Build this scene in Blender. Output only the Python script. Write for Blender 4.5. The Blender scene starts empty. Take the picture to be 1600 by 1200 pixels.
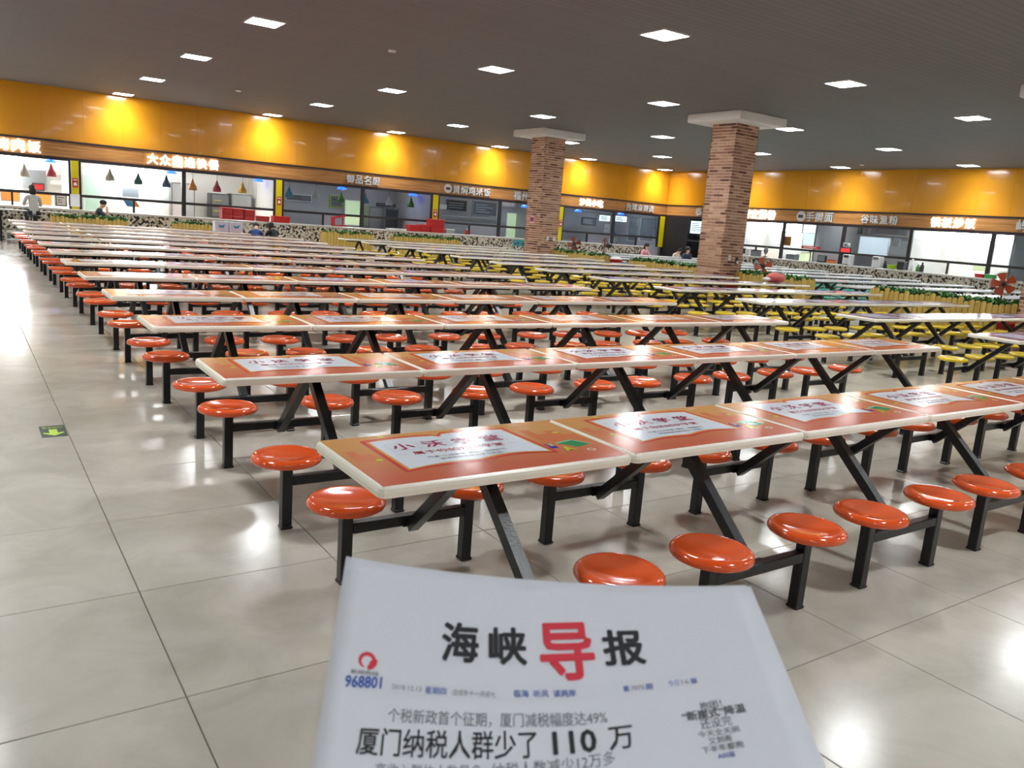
import bpy, bmesh, math, random
from mathutils import Vector, Matrix
random.seed(7)
scn = bpy.context.scene
COL = scn.collection

# ------------------------------------------------------------------ camera
F_PX = 1257.67
CAM = Vector((0.0, 0.0, 1.73))
RIGHT = Vector((0.8268977, -0.5572818, 0.0753466))
UP = Vector((0.0485860, 0.2042817, 0.9777057))
FWD = Vector((0.5602495, 0.8048018, -0.1959961))
cd = bpy.data.cameras.new('camera')
cam = bpy.data.objects.new('camera', cd)
COL.objects.link(cam)
cam.matrix_world = Matrix(((RIGHT.x, UP.x, -FWD.x, CAM.x), (RIGHT.y, UP.y, -FWD.y, CAM.y),
                           (RIGHT.z, UP.z, -FWD.z, CAM.z), (0, 0, 0, 1)))
cd.sensor_fit = 'HORIZONTAL'
cd.sensor_width = 36.0
cd.lens = 36.0 * F_PX / 1600.0
cd.clip_start = 0.02
cd.clip_end = 200
cd.dof.use_dof = True
cd.dof.focus_distance = 7.0
cd.dof.aperture_fstop = 12.0
scn.camera = cam

# ------------------------------------------------------------------ world and exposure
world = bpy.data.worlds.new('world')
scn.world = world
world.use_nodes = True
world.node_tree.nodes['Background'].inputs[0].default_value = (0.05, 0.052, 0.055, 1)
world.node_tree.nodes['Background'].inputs[1].default_value = 1.0
scn.view_settings.view_transform = 'Standard'
scn.view_settings.look = 'None'
scn.view_settings.gamma = 1.0
scn.view_settings.exposure = 0.2
scn.view_settings.use_curve_mapping = False
LAMP = 42.0            # radiance of the panel diffusers
LAMP_W = 42.0          # watts of the lamp in each panel

# ------------------------------------------------------------------ room measures
HC = 4.9               # ceiling height
YW = 31.0              # back shopfront plane
XW = 30.5              # right shopfront plane
XL, YF = -9.0, -9.0    # unseen sides of the hall
ZT, ZS = 0.792, 0.427  # table and stool height


def project(P):
    d = Vector(P) - CAM
    z = d.dot(FWD)
    if z < 0.05:
        return None
    return (800 + F_PX * d.dot(RIGHT) / z, 600 - F_PX * d.dot(UP) / z)


def in_frame(pts, mx=220, my=120):
    for P in pts:
        q = project(P)
        if q and -mx < q[0] < 1600 + mx and -my < q[1] < 1200 + my:
            return True
    return False


def on_back(px, py, y=YW):
    d = FWD + (px - 800) / F_PX * RIGHT - (py - 600) / F_PX * UP
    t = (y - CAM.y) / d.y
    return CAM + t * d


def on_right(px, py, x=XW):
    d = FWD + (px - 800) / F_PX * RIGHT - (py - 600) / F_PX * UP
    t = (x - CAM.x) / d.x
    return CAM + t * d


# ------------------------------------------------------------------ materials
def lin(c):
    return tuple((v / 12.92 if v <= 0.04045 else ((v + 0.055) / 1.055) ** 2.4) for v in [x / 255.0 for x in c])


MATS = {}


def mat(name, rgb, rough=0.5, metal=0.0, emit=0.0, coat=0.0, noise=0.0, nscale=8.0, bump=0.0, bscale=40.0, spec=0.5, stretch=None, emit_rgb=None):
    if name in MATS:
        return MATS[name]
    m = bpy.data.materials.new(name)
    m.use_nodes = True
    nt = m.node_tree
    b = nt.nodes['Principled BSDF']
    c = lin(rgb)
    b.inputs['Base Color'].default_value = (*c, 1)
    b.inputs['Roughness'].default_value = rough
    b.inputs['Metallic'].default_value = metal
    b.inputs['Specular IOR Level'].default_value = spec
    b.inputs['Coat Weight'].default_value = coat
    b.inputs['Coat Roughness'].default_value = 0.04
    if emit:
        b.inputs['Emission Color'].default_value = (*(lin(emit_rgb) if emit_rgb else c), 1)
        b.inputs['Emission Strength'].default_value = emit
    if noise or bump:
        tc = nt.nodes.new('ShaderNodeTexCoord')
        mp = nt.nodes.new('ShaderNodeMapping')
        nt.links.new(tc.outputs['Object'], mp.inputs['Vector'])
        if stretch:
            mp.inputs['Scale'].default_value = stretch
        if noise:
            n = nt.nodes.new('ShaderNodeTexNoise')
            n.inputs['Scale'].default_value = nscale
            n.inputs['Detail'].default_value = 6
            nt.links.new(mp.outputs[0], n.inputs['Vector'])
            r = nt.nodes.new('ShaderNodeValToRGB')
            r.color_ramp.elements[0].position = 0.3
            r.color_ramp.elements[1].position = 0.7
            r.color_ramp.elements[0].color = (*[v * (1 - noise) for v in c], 1)
            r.color_ramp.elements[1].color = (*[min(1, v * (1 + noise)) for v in c], 1)
            nt.links.new(n.outputs['Fac'], r.inputs[0])
            nt.links.new(r.outputs[0], b.inputs['Base Color'])
        if bump:
            n2 = nt.nodes.new('ShaderNodeTexNoise')
            n2.inputs['Scale'].default_value = bscale
            n2.inputs['Detail'].default_value = 3
            nt.links.new(mp.outputs[0], n2.inputs['Vector'])
            bp = nt.nodes.new('ShaderNodeBump')
            bp.inputs['Strength'].default_value = bump
            bp.inputs['Distance'].default_value = 0.01
            nt.links.new(n2.outputs['Fac'], bp.inputs['Height'])
            nt.links.new(bp.outputs[0], b.inputs['Normal'])
    MATS[name] = m
    return m


def glass_mat(name, tint=(235, 240, 242), refl=1.0):
    m = bpy.data.materials.new(name)
    m.use_nodes = True
    nt = m.node_tree
    nt.nodes.remove(nt.nodes['Principled BSDF'])
    out = nt.nodes['Material Output']
    tr = nt.nodes.new('ShaderNodeBsdfTransparent')
    tr.inputs[0].default_value = (*lin(tint), 1)
    gl = nt.nodes.new('ShaderNodeBsdfGlossy')
    gl.inputs['Roughness'].default_value = 0.02
    fr = nt.nodes.new('ShaderNodeFresnel')
    fr.inputs[0].default_value = 1.5
    mx = nt.nodes.new('ShaderNodeMixShader')
    ge = nt.nodes.new('ShaderNodeNewGeometry')
    om = nt.nodes.new('ShaderNodeMath')           # reflect at the outer face only, as a thin pane does
    om.operation = 'MULTIPLY_ADD'
    om.inputs[1].default_value = -1.0
    om.inputs[2].default_value = 1.0
    nt.links.new(ge.outputs['Backfacing'], om.inputs[0])
    mu = nt.nodes.new('ShaderNodeMath')
    mu.operation = 'MULTIPLY'
    nt.links.new(fr.outputs[0], mu.inputs[0])
    nt.links.new(om.outputs[0], mu.inputs[1])
    nt.links.new(mu.outputs[0], mx.inputs[0])
    nt.links.new(tr.outputs[0], mx.inputs[1])
    nt.links.new(gl.outputs[0], mx.inputs[2])
    nt.links.new(mx.outputs[0], out.inputs[0])
    MATS[name] = m
    return m


def floor_mat():
    m = bpy.data.materials.new('polished_tile')
    m.use_nodes = True
    nt = m.node_tree
    b = nt.nodes['Principled BSDF']
    g = nt.nodes.new('ShaderNodeNewGeometry')
    n = nt.nodes.new('ShaderNodeTexNoise')
    n.inputs['Scale'].default_value = 2.2
    n.inputs['Detail'].default_value = 8
    n.inputs['Roughness'].default_value = 0.65
    n.inputs['Distortion'].default_value = 0.6
    nt.links.new(g.outputs['Position'], n.inputs['Vector'])
    r = nt.nodes.new('ShaderNodeValToRGB')
    r.color_ramp.elements[0].position = 0.32
    r.color_ramp.elements[1].position = 0.72
    r.color_ramp.elements[0].color = (*lin((172, 167, 154)), 1)
    r.color_ramp.elements[1].color = (*lin((193, 188, 176)), 1)
    nt.links.new(n.outputs['Fac'], r.inputs[0])
    nt.links.new(r.outputs[0], b.inputs['Base Color'])
    n2 = nt.nodes.new('ShaderNodeTexNoise')
    n2.inputs['Scale'].default_value = 5
    n2.inputs['Detail'].default_value = 5
    nt.links.new(g.outputs['Position'], n2.inputs['Vector'])
    mr = nt.nodes.new('ShaderNodeMapRange')
    mr.inputs['To Min'].default_value = 0.13
    mr.inputs['To Max'].default_value = 0.20
    nt.links.new(n2.outputs['Fac'], mr.inputs['Value'])
    nt.links.new(mr.outputs[0], b.inputs['Roughness'])
    b.inputs['Specular IOR Level'].default_value = 0.5
    MATS['polished_tile'] = m
    return m


def ceiling_mat():
    m = bpy.data.materials.new('grey_strip_ceiling')
    m.use_nodes = True
    nt = m.node_tree
    b = nt.nodes['Principled BSDF']
    g = nt.nodes.new('ShaderNodeNewGeometry')
    br = nt.nodes.new('ShaderNodeTexBrick')
    br.inputs['Scale'].default_value = 1.0
    br.inputs['Brick Width'].default_value = 2.4
    br.inputs['Row Height'].default_value = 0.15
    br.inputs['Mortar Size'].default_value = 0.012
    br.inputs['Color1'].default_value = (*lin((110, 108, 109)), 1)
    br.inputs['Color2'].default_value = (*lin((114, 112, 113)), 1)
    br.inputs['Mortar'].default_value = (*lin((101, 98, 99)), 1)
    nt.links.new(g.outputs['Position'], br.inputs['Vector'])
    nt.links.new(br.outputs['Color'], b.inputs['Base Color'])
    b.inputs['Roughness'].default_value = 0.75
    MATS['grey_strip_ceiling'] = m
    return m


def wood_mat(name, c0, c1, axis):
    m = bpy.data.materials.new(name)
    m.use_nodes = True
    nt = m.node_tree
    b = nt.nodes['Principled BSDF']
    g = nt.nodes.new('ShaderNodeNewGeometry')
    mp = nt.nodes.new('ShaderNodeMapping')
    mp.inputs['Scale'].default_value = (0.5, 0.5, 14) if axis == 0 else (14, 14, 0.6)
    nt.links.new(g.outputs['Position'], mp.inputs['Vector'])
    n = nt.nodes.new('ShaderNodeTexNoise')
    n.inputs['Scale'].default_value = 1.6
    n.inputs['Detail'].default_value = 7
    n.inputs['Distortion'].default_value = 0.8
    nt.links.new(mp.outputs[0], n.inputs['Vector'])
    r = nt.nodes.new('ShaderNodeValToRGB')
    r.color_ramp.elements[0].position = 0.33
    r.color_ramp.elements[1].position = 0.68
    r.color_ramp.elements[0].color = (*lin(c0), 1)
    r.color_ramp.elements[1].color = (*lin(c1), 1)
    nt.links.new(n.outputs['Fac'], r.inputs[0])
    nt.links.new(r.outputs[0], b.inputs['Base Color'])
    b.inputs['Roughness'].default_value = 0.4
    MATS[name] = m
    return m


def mosaic_mat():
    m = bpy.data.materials.new('mosaic')
    m.use_nodes = True
    nt = m.node_tree
    b = nt.nodes['Principled BSDF']
    g = nt.nodes.new('ShaderNodeNewGeometry')
    sp = nt.nodes.new('ShaderNodeSeparateXYZ')
    nt.links.new(g.outputs['Position'], sp.inputs[0])
    def math_(op, p, q):
        k = nt.nodes.new('ShaderNodeMath')
        k.operation = op
        for i, s in enumerate((p, q)):
            if isinstance(s, float):
                k.inputs[i].default_value = s
            else:
                nt.links.new(s, k.inputs[i])
        return k.outputs[0]
    u = math_('ADD', sp.outputs['X'], sp.outputs['Y'])
    cb = nt.nodes.new('ShaderNodeCombineXYZ')
    nt.links.new(math_('MULTIPLY', math_('ADD', u, sp.outputs['Z']), 11.5), cb.inputs[0])
    nt.links.new(math_('MULTIPLY', math_('SUBTRACT', u, sp.outputs['Z']), 11.5), cb.inputs[1])
    fl = nt.nodes.new('ShaderNodeVectorMath')
    fl.operation = 'FLOOR'
    nt.links.new(cb.outputs[0], fl.inputs[0])
    w = nt.nodes.new('ShaderNodeTexWhiteNoise')
    nt.links.new(fl.outputs[0], w.inputs['Vector'])
    r = nt.nodes.new('ShaderNodeValToRGB')
    r.color_ramp.interpolation = 'CONSTANT'
    r.color_ramp.elements[0].color = (*lin((30, 28, 27)), 1)
    r.color_ramp.elements[1].position = 0.25
    r.color_ramp.elements[1].color = (*lin((222, 216, 204)), 1)
    e = r.color_ramp.elements.new(0.68)
    e.color = (*lin((176, 164, 145)), 1)
    nt.links.new(w.outputs['Value'], r.inputs[0])
    nt.links.new(r.outputs[0], b.inputs['Base Color'])
    b.inputs['Roughness'].default_value = 0.3
    MATS['mosaic'] = m
    return m


def print_mat():
    """orange table print: golden towards the far edge, red towards the near edge, with darker towers"""
    m = bpy.data.materials.new('orange_print')
    m.use_nodes = True
    nt = m.node_tree
    b = nt.nodes['Principled BSDF']
    tc = nt.nodes.new('ShaderNodeTexCoord')
    sx = nt.nodes.new('ShaderNodeSeparateXYZ')
    nt.links.new(tc.outputs['Object'], sx.inputs[0])
    mr = nt.nodes.new('ShaderNodeMapRange')
    mr.inputs['From Min'].default_value = -0.32
    mr.inputs['From Max'].default_value = 0.32
    nt.links.new(sx.outputs['Y'], mr.inputs['Value'])
    r = nt.nodes.new('ShaderNodeValToRGB')
    r.color_ramp.elements[0].position = 0.1
    r.color_ramp.elements[0].color = (*lin((198, 98, 70)), 1)
    r.color_ramp.elements[1].position = 0.75
    r.color_ramp.elements[1].color = (*lin((208, 150, 86)), 1)
    nt.links.new(mr.outputs[0], r.inputs[0])
    nt.links.new(r.outputs[0], b.inputs['Base Color'])
    b.inputs['Roughness'].default_value = 0.14
    lam_bump(nt, b)
    MATS['orange_print'] = m
    return m


def lam_bump(nt, b, strength=0.3):
    tc = nt.nodes.new('ShaderNodeTexCoord')
    n = nt.nodes.new('ShaderNodeTexNoise')
    n.inputs['Scale'].default_value = 7
    n.inputs['Detail'].default_value = 4
    nt.links.new(tc.outputs['Object'], n.inputs['Vector'])
    bp = nt.nodes.new('ShaderNodeBump')
    bp.inputs['Strength'].default_value = strength
    bp.inputs['Distance'].default_value = 0.004
    nt.links.new(n.outputs['Fac'], bp.inputs['Height'])
    nt.links.new(bp.outputs[0], b.inputs['Normal'])


def lam_mat(name, rgb, rough=0.14):
    m = bpy.data.materials.new(name)
    m.use_nodes = True
    b = m.node_tree.nodes['Principled BSDF']
    b.inputs['Base Color'].default_value = (*lin(rgb), 1)
    b.inputs['Roughness'].default_value = rough
    lam_bump(m.node_tree, b)
    MATS[name] = m
    return m


def violet_print_mat():
    m = bpy.data.materials.new('violet_print')
    m.use_nodes = True
    nt = m.node_tree
    b = nt.nodes['Principled BSDF']
    tc = nt.nodes.new('ShaderNodeTexCoord')
    n = nt.nodes.new('ShaderNodeTexNoise')
    n.inputs['Scale'].default_value = 4.5
    n.inputs['Detail'].default_value = 3
    nt.links.new(tc.outputs['Object'], n.inputs['Vector'])
    r = nt.nodes.new('ShaderNodeValToRGB')
    cs = [(0.25, (58, 46, 88)), (0.42, (112, 104, 148)), (0.55, (150, 96, 100)), (0.68, (176, 172, 196)), (0.8, (170, 108, 70))]
    r.color_ramp.elements[0].position, r.color_ramp.elements[1].position = cs[0][0], cs[1][0]
    r.color_ramp.elements[0].color = (*lin(cs[0][1]), 1)
    r.color_ramp.elements[1].color = (*lin(cs[1][1]), 1)
    for p_, c_ in cs[2:]:
        e = r.color_ramp.elements.new(p_)
        e.color = (*lin(c_), 1)
    nt.links.new(n.outputs['Fac'], r.inputs[0])
    nt.links.new(r.outputs[0], b.inputs['Base Color'])
    b.inputs['Roughness'].default_value = 0.14
    lam_bump(nt, b)
    MATS['violet_print'] = m
    return m


floor_mat(); ceiling_mat(); mosaic_mat(); print_mat(); violet_print_mat()
wood_mat('band_wood', (152, 100, 50), (194, 140, 80), 0)
wood_mat('picket_wood', (186, 154, 70), (212, 184, 104), 2)
mat('trough_wood', (110, 84, 36), 0.7)
glass_mat('window_glass')
mat('grout', (92, 86, 76), 0.8)
mat('yellow_panel', (216, 148, 30), 0.2, coat=0.2)
mat('yellow_paint', (214, 196, 8), 0.35)
mat('dark_frame', (40, 36, 38), 0.4)
mat('dark_trim', (46, 34, 38), 0.4)
mat('white_cap', (234, 232, 230), 0.6)
mat('cream_edge', (243, 238, 222), 0.28)
mat('white_top', (226, 226, 228), 0.16)
mat('orange_plastic', (222, 84, 30), 0.12, coat=0.4)
mat('yellow_plastic', (226, 196, 40), 0.2, coat=0.4)
mat('teal_plastic', (60, 176, 156), 0.22, coat=0.3)
mat('black_steel', (16, 16, 18), 0.28, bump=0.15, bscale=120)
mat('white_wall', (226, 222, 216), 0.6)
mat('grey_wall', (182, 180, 180), 0.6)
mat('worktop', (206, 204, 198), 0.25)
mat('steel', (188, 190, 190), 0.32, metal=0.8)
mat('grey_plastic', (112, 116, 120), 0.4)
mat('dark_plastic', (44, 46, 50), 0.4)
mat('white_plastic', (232, 232, 232), 0.35)
mat('red_plastic', (196, 36, 34), 0.35)
mat('red_paint', (178, 34, 36), 0.4)
mat('green_plastic', (70, 170, 80), 0.35)
mat('lime_plastic', (176, 214, 40), 0.35)
mat('blue_plastic', (52, 92, 190), 0.35)
mat('leaf', (58, 112, 50), 0.5)
mat('leaf_light', (84, 140, 60), 0.5)
mat('mortar', (226, 200, 176), 0.85)
mat('paper', (208, 211, 218), 0.75, bump=0.12, bscale=14)
mat('white_card', (228, 230, 232), 0.6)
mat('skin', (214, 168, 142), 0.5)
mat('hair', (22, 19, 19), 0.45)
mat('lamp_white', (255, 255, 255), 0.5, emit=LAMP, emit_rgb=(248, 252, 255))
mat('sign_lit', (255, 255, 255), 0.5, emit=2.6, emit_rgb=(250, 248, 255))
mat('sign_unlit', (206, 206, 206), 0.4)

# ------------------------------------------------------------------ mesh helpers
class MB:
    def __init__(self):
        self.v, self.f, self.m, self.s = [], [], [], []

    def face(self, idx, m=0, smooth=False):
        self.f.append(tuple(idx)); self.m.append(m); self.s.append(smooth)

    def box(self, x0, y0, z0, x1, y1, z1, m=0):
        n = len(self.v)
        self.v += [(x0, y0, z0), (x1, y0, z0), (x1, y1, z0), (x0, y1, z0), (x0, y0, z1), (x1, y0, z1), (x1, y1, z1), (x0, y1, z1)]
        for q in ((0, 3, 2, 1), (4, 5, 6, 7), (0, 1, 5, 4), (1, 2, 6, 5), (2, 3, 7, 6), (3, 0, 4, 7)):
            self.face([n + i for i in q], m)
        return self

    def bbox(self, x0, y0, z0, x1, y1, z1, b=0.01, m=0):
        """box with a chamfer along every top and bottom edge and rounded uprights"""
        def ring(i, z):
            return [(x0 + i + b, y0 + i, z), (x1 - i - b, y0 + i, z), (x1 - i, y0 + i + b, z), (x1 - i, y1 - i - b, z),
                    (x1 - i - b, y1 - i, z), (x0 + i + b, y1 - i, z), (x0 + i, y1 - i - b, z), (x0 + i, y0 + i + b, z)]
        self.rings([ring(b, z0), ring(0, z0 + b), ring(0, z1 - b), ring(b, z1)], m)
        return self

    def rings(self, rs, m=0, smooth=False, cap=True, closed=True):
        n0 = len(self.v)
        k = len(rs[0])
        for r in rs:
            self.v += [tuple(p) for p in r]
        for a in range(len(rs) - 1):
            for i in range(k if closed else k - 1):
                j = (i + 1) % k
                self.face((n0 + a * k + i, n0 + a * k + j, n0 + (a + 1) * k + j, n0 + (a + 1) * k + i), m, smooth)
        if cap:
            self.face([n0 + i for i in reversed(range(k))], m)
            self.face([n0 + (len(rs) - 1) * k + i for i in range(k)], m)
        return self

    def prism(self, pts, z0, z1, m=0):
        return self.rings([[(x, y, z0) for x, y in pts], [(x, y, z1) for x, y in pts]], m)

    def prism_y(self, pts, y0, y1, m=0):
        """pts are (x, z), seen from -y counter-clockwise"""
        return self.rings([[(x, y1, z) for x, z in pts], [(x, y0, z) for x, z in pts]], m)

    def tube(self, p0, p1, r0, r1=None, n=12, m=0, smooth=True, cap=True):
        r1 = r0 if r1 is None else r1
        p0, p1 = Vector(p0), Vector(p1)
        d = (p1 - p0).normalized()
        a = d.orthogonal().normalized()
        c = d.cross(a)
        rs = []
        for p, r in ((p0, r0), (p1, r1)):
            rs.append([p + r * (math.cos(2 * math.pi * i / n) * a + math.sin(2 * math.pi * i / n) * c) for i in range(n)])
        return self.rings(rs, m, smooth, cap)

    def beam(self, p0, p1, w, h, up=(0, 0, 1), m=0):
        p0, p1 = Vector(p0), Vector(p1)
        d = (p1 - p0).normalized()
        s = d.cross(Vector(up)).normalized()
        t = s.cross(d)
        rs = [[p + a * s * w / 2 + b * t * h / 2 for a, b in ((-1, -1), (1, -1), (1, 1), (-1, 1))] for p in (p0, p1)]
        return self.rings(rs, m)

    def lathe(self, prof, n=24, m=0, c=(0, 0, 0), axis='z', smooth=True):
        rs = []
        for r, z in prof:
            ring = []
            for i in range(n):
                a = 2 * math.pi * i / n
                x, y = r * math.cos(a), r * math.sin(a)
                if axis == 'z':
                    ring.append((c[0] + x, c[1] + y, c[2] + z))
                elif axis == 'y':
                    ring.append((c[0] + x, c[1] + z, c[2] + y))
                else:
                    ring.append((c[0] + z, c[1] + x, c[2] + y))
            rs.append(ring)
        return self.rings(rs, m, smooth)

    def ball(self, c, rx, ry, rz, n=14, k=8, m=0):
        prof = []
        rs = []
        for j in range(k + 1):
            t = -math.pi / 2 + math.pi * j / k
            r = max(math.cos(t), 0.02)
            rs.append([(c[0] + rx * r * math.cos(2 * math.pi * i / n), c[1] + ry * r * math.sin(2 * math.pi * i / n), c[2] + rz * math.sin(t)) for i in range(n)])
        return self.rings(rs, m, True)

    def mesh(self, name, mats):
        me = bpy.data.meshes.new(name)
        me.from_pydata([tuple(v) for v in self.v], [], self.f)
        for mm in (mats if isinstance(mats, (list, tuple)) else [mats]):
            me.materials.append(MATS[mm])
        for p, a, s in zip(me.polygons, self.m, self.s):
            p.material_index = a
            p.use_smooth = s
        me.update()
        bm = bmesh.new()
        bm.from_mesh(me)
        bmesh.ops.recalc_face_normals(bm, faces=bm.faces)
        bm.to_mesh(me)
        bm.free()
        return me


def link(name, me, parent=None, loc=(0, 0, 0), rz=0.0):
    o = bpy.data.objects.new(name, me)
    COL.objects.link(o)
    o.location = loc
    if rz:
        o.rotation_euler = (0, 0, rz)
    if parent is not None:
        o.parent = parent
    return o


def obj(name, mb, mats, parent=None, loc=(0, 0, 0), rz=0.0):
    return link(name, mb.mesh(name, mats), parent, loc, rz)


def tag(o, label, cat, group=None):
    o['label'] = label
    o['category'] = cat
    if group:
        o['group'] = group
    return o


def struct(o, label=None, cat=None):
    o['kind'] = 'structure'
    if label:
        o['label'] = label
    if cat:
        o['category'] = cat
    return o


def empty(name, loc, rz=0.0):
    o = bpy.data.objects.new(name, None)
    o.empty_display_size = 0.1
    COL.objects.link(o)
    o.location = loc
    o.rotation_euler = (0, 0, rz)
    return o


def copy_tree(o, parent=None):
    c = o.copy()
    COL.objects.link(c)
    c.parent = parent
    for ch in o.children:
        copy_tree(ch, c)
    return c


ORD = ['first', 'second', 'third', 'fourth', 'fifth', 'sixth', 'seventh', 'eighth', 'ninth', 'tenth', 'eleventh', 'twelfth', 'thirteenth', 'fourteenth']
_tcache = {}


TMP = bpy.data.scenes.new('workbench')      # letters and figures are evaluated in a small scene of their own, removed at the end


def evaluated(o):
    TMP.collection.objects.link(o)
    with bpy.context.temp_override(scene=TMP, view_layer=TMP.view_layers[0]):
        dg = bpy.context.evaluated_depsgraph_get()
        dg.update()
        me = bpy.data.meshes.new_from_object(o.evaluated_get(dg), depsgraph=dg)
    TMP.collection.objects.unlink(o)
    bpy.data.objects.remove(o)
    return me


def text_polys(s, bold=0.0, extrude=0.0):
    """lettering as (verts, faces); one em = 1; bold thickens the strokes by laying shifted copies over each other"""
    key = (s, bold, extrude)
    if key not in _tcache:
        if bold:
            v0, f0 = text_polys(s, 0.0, extrude)
            v, f = [], []
            n = 8 if bold > 0.02 else 4
            for k in range(n):
                a = 2 * math.pi * (k + 0.5) / n
                m_ = len(v)
                v += [(x + bold * math.cos(a), y + bold * math.sin(a), z + 0.003 * k) for x, y, z in v0]
                f += [tuple(m_ + i for i in q) for q in f0]
            _tcache[key] = (v, f)
        else:
            c = bpy.data.curves.new('lettering', 'FONT')
            c.body = s
            c.size = 1.0
            c.extrude = extrude
            c.resolution_u = 2
            me = evaluated(bpy.data.objects.new('lettering', c))
            _tcache[key] = ([tuple(v.co) for v in me.vertices], [tuple(p.vertices) for p in me.polygons])
            bpy.data.curves.remove(c)
            bpy.data.meshes.remove(me)
    return _tcache[key]


def add_text(mb, s, fn, m=0, bold=0.0, extrude=0.0):
    v, f = text_polys(s, bold, extrude)
    n = len(mb.v)
    mb.v += [tuple(fn(*p)) for p in v]
    for q in f:
        mb.face([n + i for i in q], m)


def text_box(s, bold=0.0):
    v, _ = text_polys(s, bold)
    return min(p[0] for p in v), max(p[0] for p in v), min(p[1] for p in v), max(p[1] for p in v)


def flat_text(mb, s, x0, x1, yc, h, z, m=0, bold=0.0):
    """text laid in the xy plane between x0 and x1, cap height h, centred on yc"""
    a, b, c, d = text_box(s, bold)
    kx, ky = (x1 - x0) / (b - a), h / (d - c)
    add_text(mb, s, lambda x, y, zz: (x0 + (x - a) * kx, yc + (y - (c + d) / 2) * ky, z + zz * ky), m, bold)


# ------------------------------------------------------------------ the setting: floor
def tile_mesh():
    p, g, b = 0.904, 0.0022, 0.0025
    mb = MB()
    def sq(i, z):
        return [(i, i, z), (p - i, i, z), (p - i, p - i, z), (i, p - i, z)]
    mb.rings([sq(g, -0.012), sq(g, -b), sq(g + b, 0.0)])
    return mb


flo = MB().box(XL, YF, -0.15, XW + 5, YW + 5, -0.004)
floor = struct(obj('floor', flo, 'grout'))
tm = tile_mesh().mesh('tile', 'polished_tile')
cells = []
TX, TY, TP = 0.591, 2.713, 0.904
for i in range(-11, 39):
    for j in range(-14, 38):
        x, y = TX + i * TP, TY + j * TP
        if x < XL or y < YF or x > 34 or y > 34:
            continue
        vis = in_frame([(x, y, 0), (x + TP, y, 0), (x, y + TP, 0), (x + TP, y + TP, 0)], 40, 40)
        cells.append((0 if vis else 1, math.hypot(x + .45, y + .45), x, y))
cells.sort()
rest = MB()
for n, (nv, d, x, y) in enumerate(cells):
    if n < 300:
        link('tile', tm, floor, (x, y, 0))
    else:
        k = len(rest.v)
        rest.v += [(v.co.x + x, v.co.y + y, v.co.z) for v in tm.vertices]
        for p in tm.polygons:
            rest.face([k + a for a in p.vertices])
ro = obj('tile_field', rest, 'polished_tile', floor)
ro['kind'] = 'stuff'

# ceiling
struct(obj('ceiling', MB().box(XL, YF, HC, XW + 0.6, YW + 0.6, HC + 0.2), 'grey_strip_ceiling'))
# unseen sides of the hall
struct(obj('wall_left', MB().box(XL - 0.2, YF, 0, XL, YW, HC), 'white_wall'))
struct(obj('wall_front', MB().box(XL, YF - 0.2, 0, XW, YF, HC), 'white_wall'))

# ------------------------------------------------------------------ shopfront walls
Z_SILL, Z_HEAD, Z_B0, Z_B1, Z_TR = 1.07, 2.64, 2.72, 3.19, 1.52


def shop_wall(name, length, to_world, panel0):
    """yellow fascia, wooden sign band and dark trims; local x runs along the wall, y points into the shop"""
    root = empty(name, (0, 0, 0))
    root.matrix_world = to_world
    struct(root)
    obj('backing', MB().box(0, 0.03, Z_HEAD, length, 0.3, HC), 'dark_frame', root)
    obj('upper_trim', MB().box(0, -0.045, Z_B1, length, 0.03, Z_B1 + 0.06), 'dark_trim', root)
    obj('lower_trim', MB().box(0, -0.03, Z_HEAD, length, 0.03, Z_B0), 'dark_trim', root)
    x = panel0
    me = None
    while x < length - 0.01:
        x0, x1 = max(x, 0), min(x + 1.2, length)
        if x1 - x0 > 0.05:
            obj('fascia_panel', MB().bbox(x0 + 0.001, -0.012, Z_B1 + 0.062, x1 - 0.001, 0.029, HC - 0.002, 0.002), 'yellow_panel', root)
        x += 1.2
    x = 0.0
    while x < length - 0.01:
        x1 = min(x + 2.4, length)
        obj('sign_board', MB().bbox(x + 0.001, -0.02, Z_B0, x1 - 0.001, 0.029, Z_B1, 0.003), 'band_wood', root)
        x += 2.4
    return root


# back wall: local x = world X - XL
MB_BACK = Matrix.Translation((XL, YW, 0))
# right wall: local x = YW - world Y, local y = +X
MB_RIGHT = Matrix(((0, 1, 0, XW), (-1, 0, 0, YW), (0, 0, 1, 0), (0, 0, 0, 1)))
wall_back = shop_wall('wall_back', XW - XL, MB_BACK, (2.39 - XL) % 1.2 - 1.2)
wall_right = shop_wall('wall_right', YW - YF, MB_RIGHT, 0.0)


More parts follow.
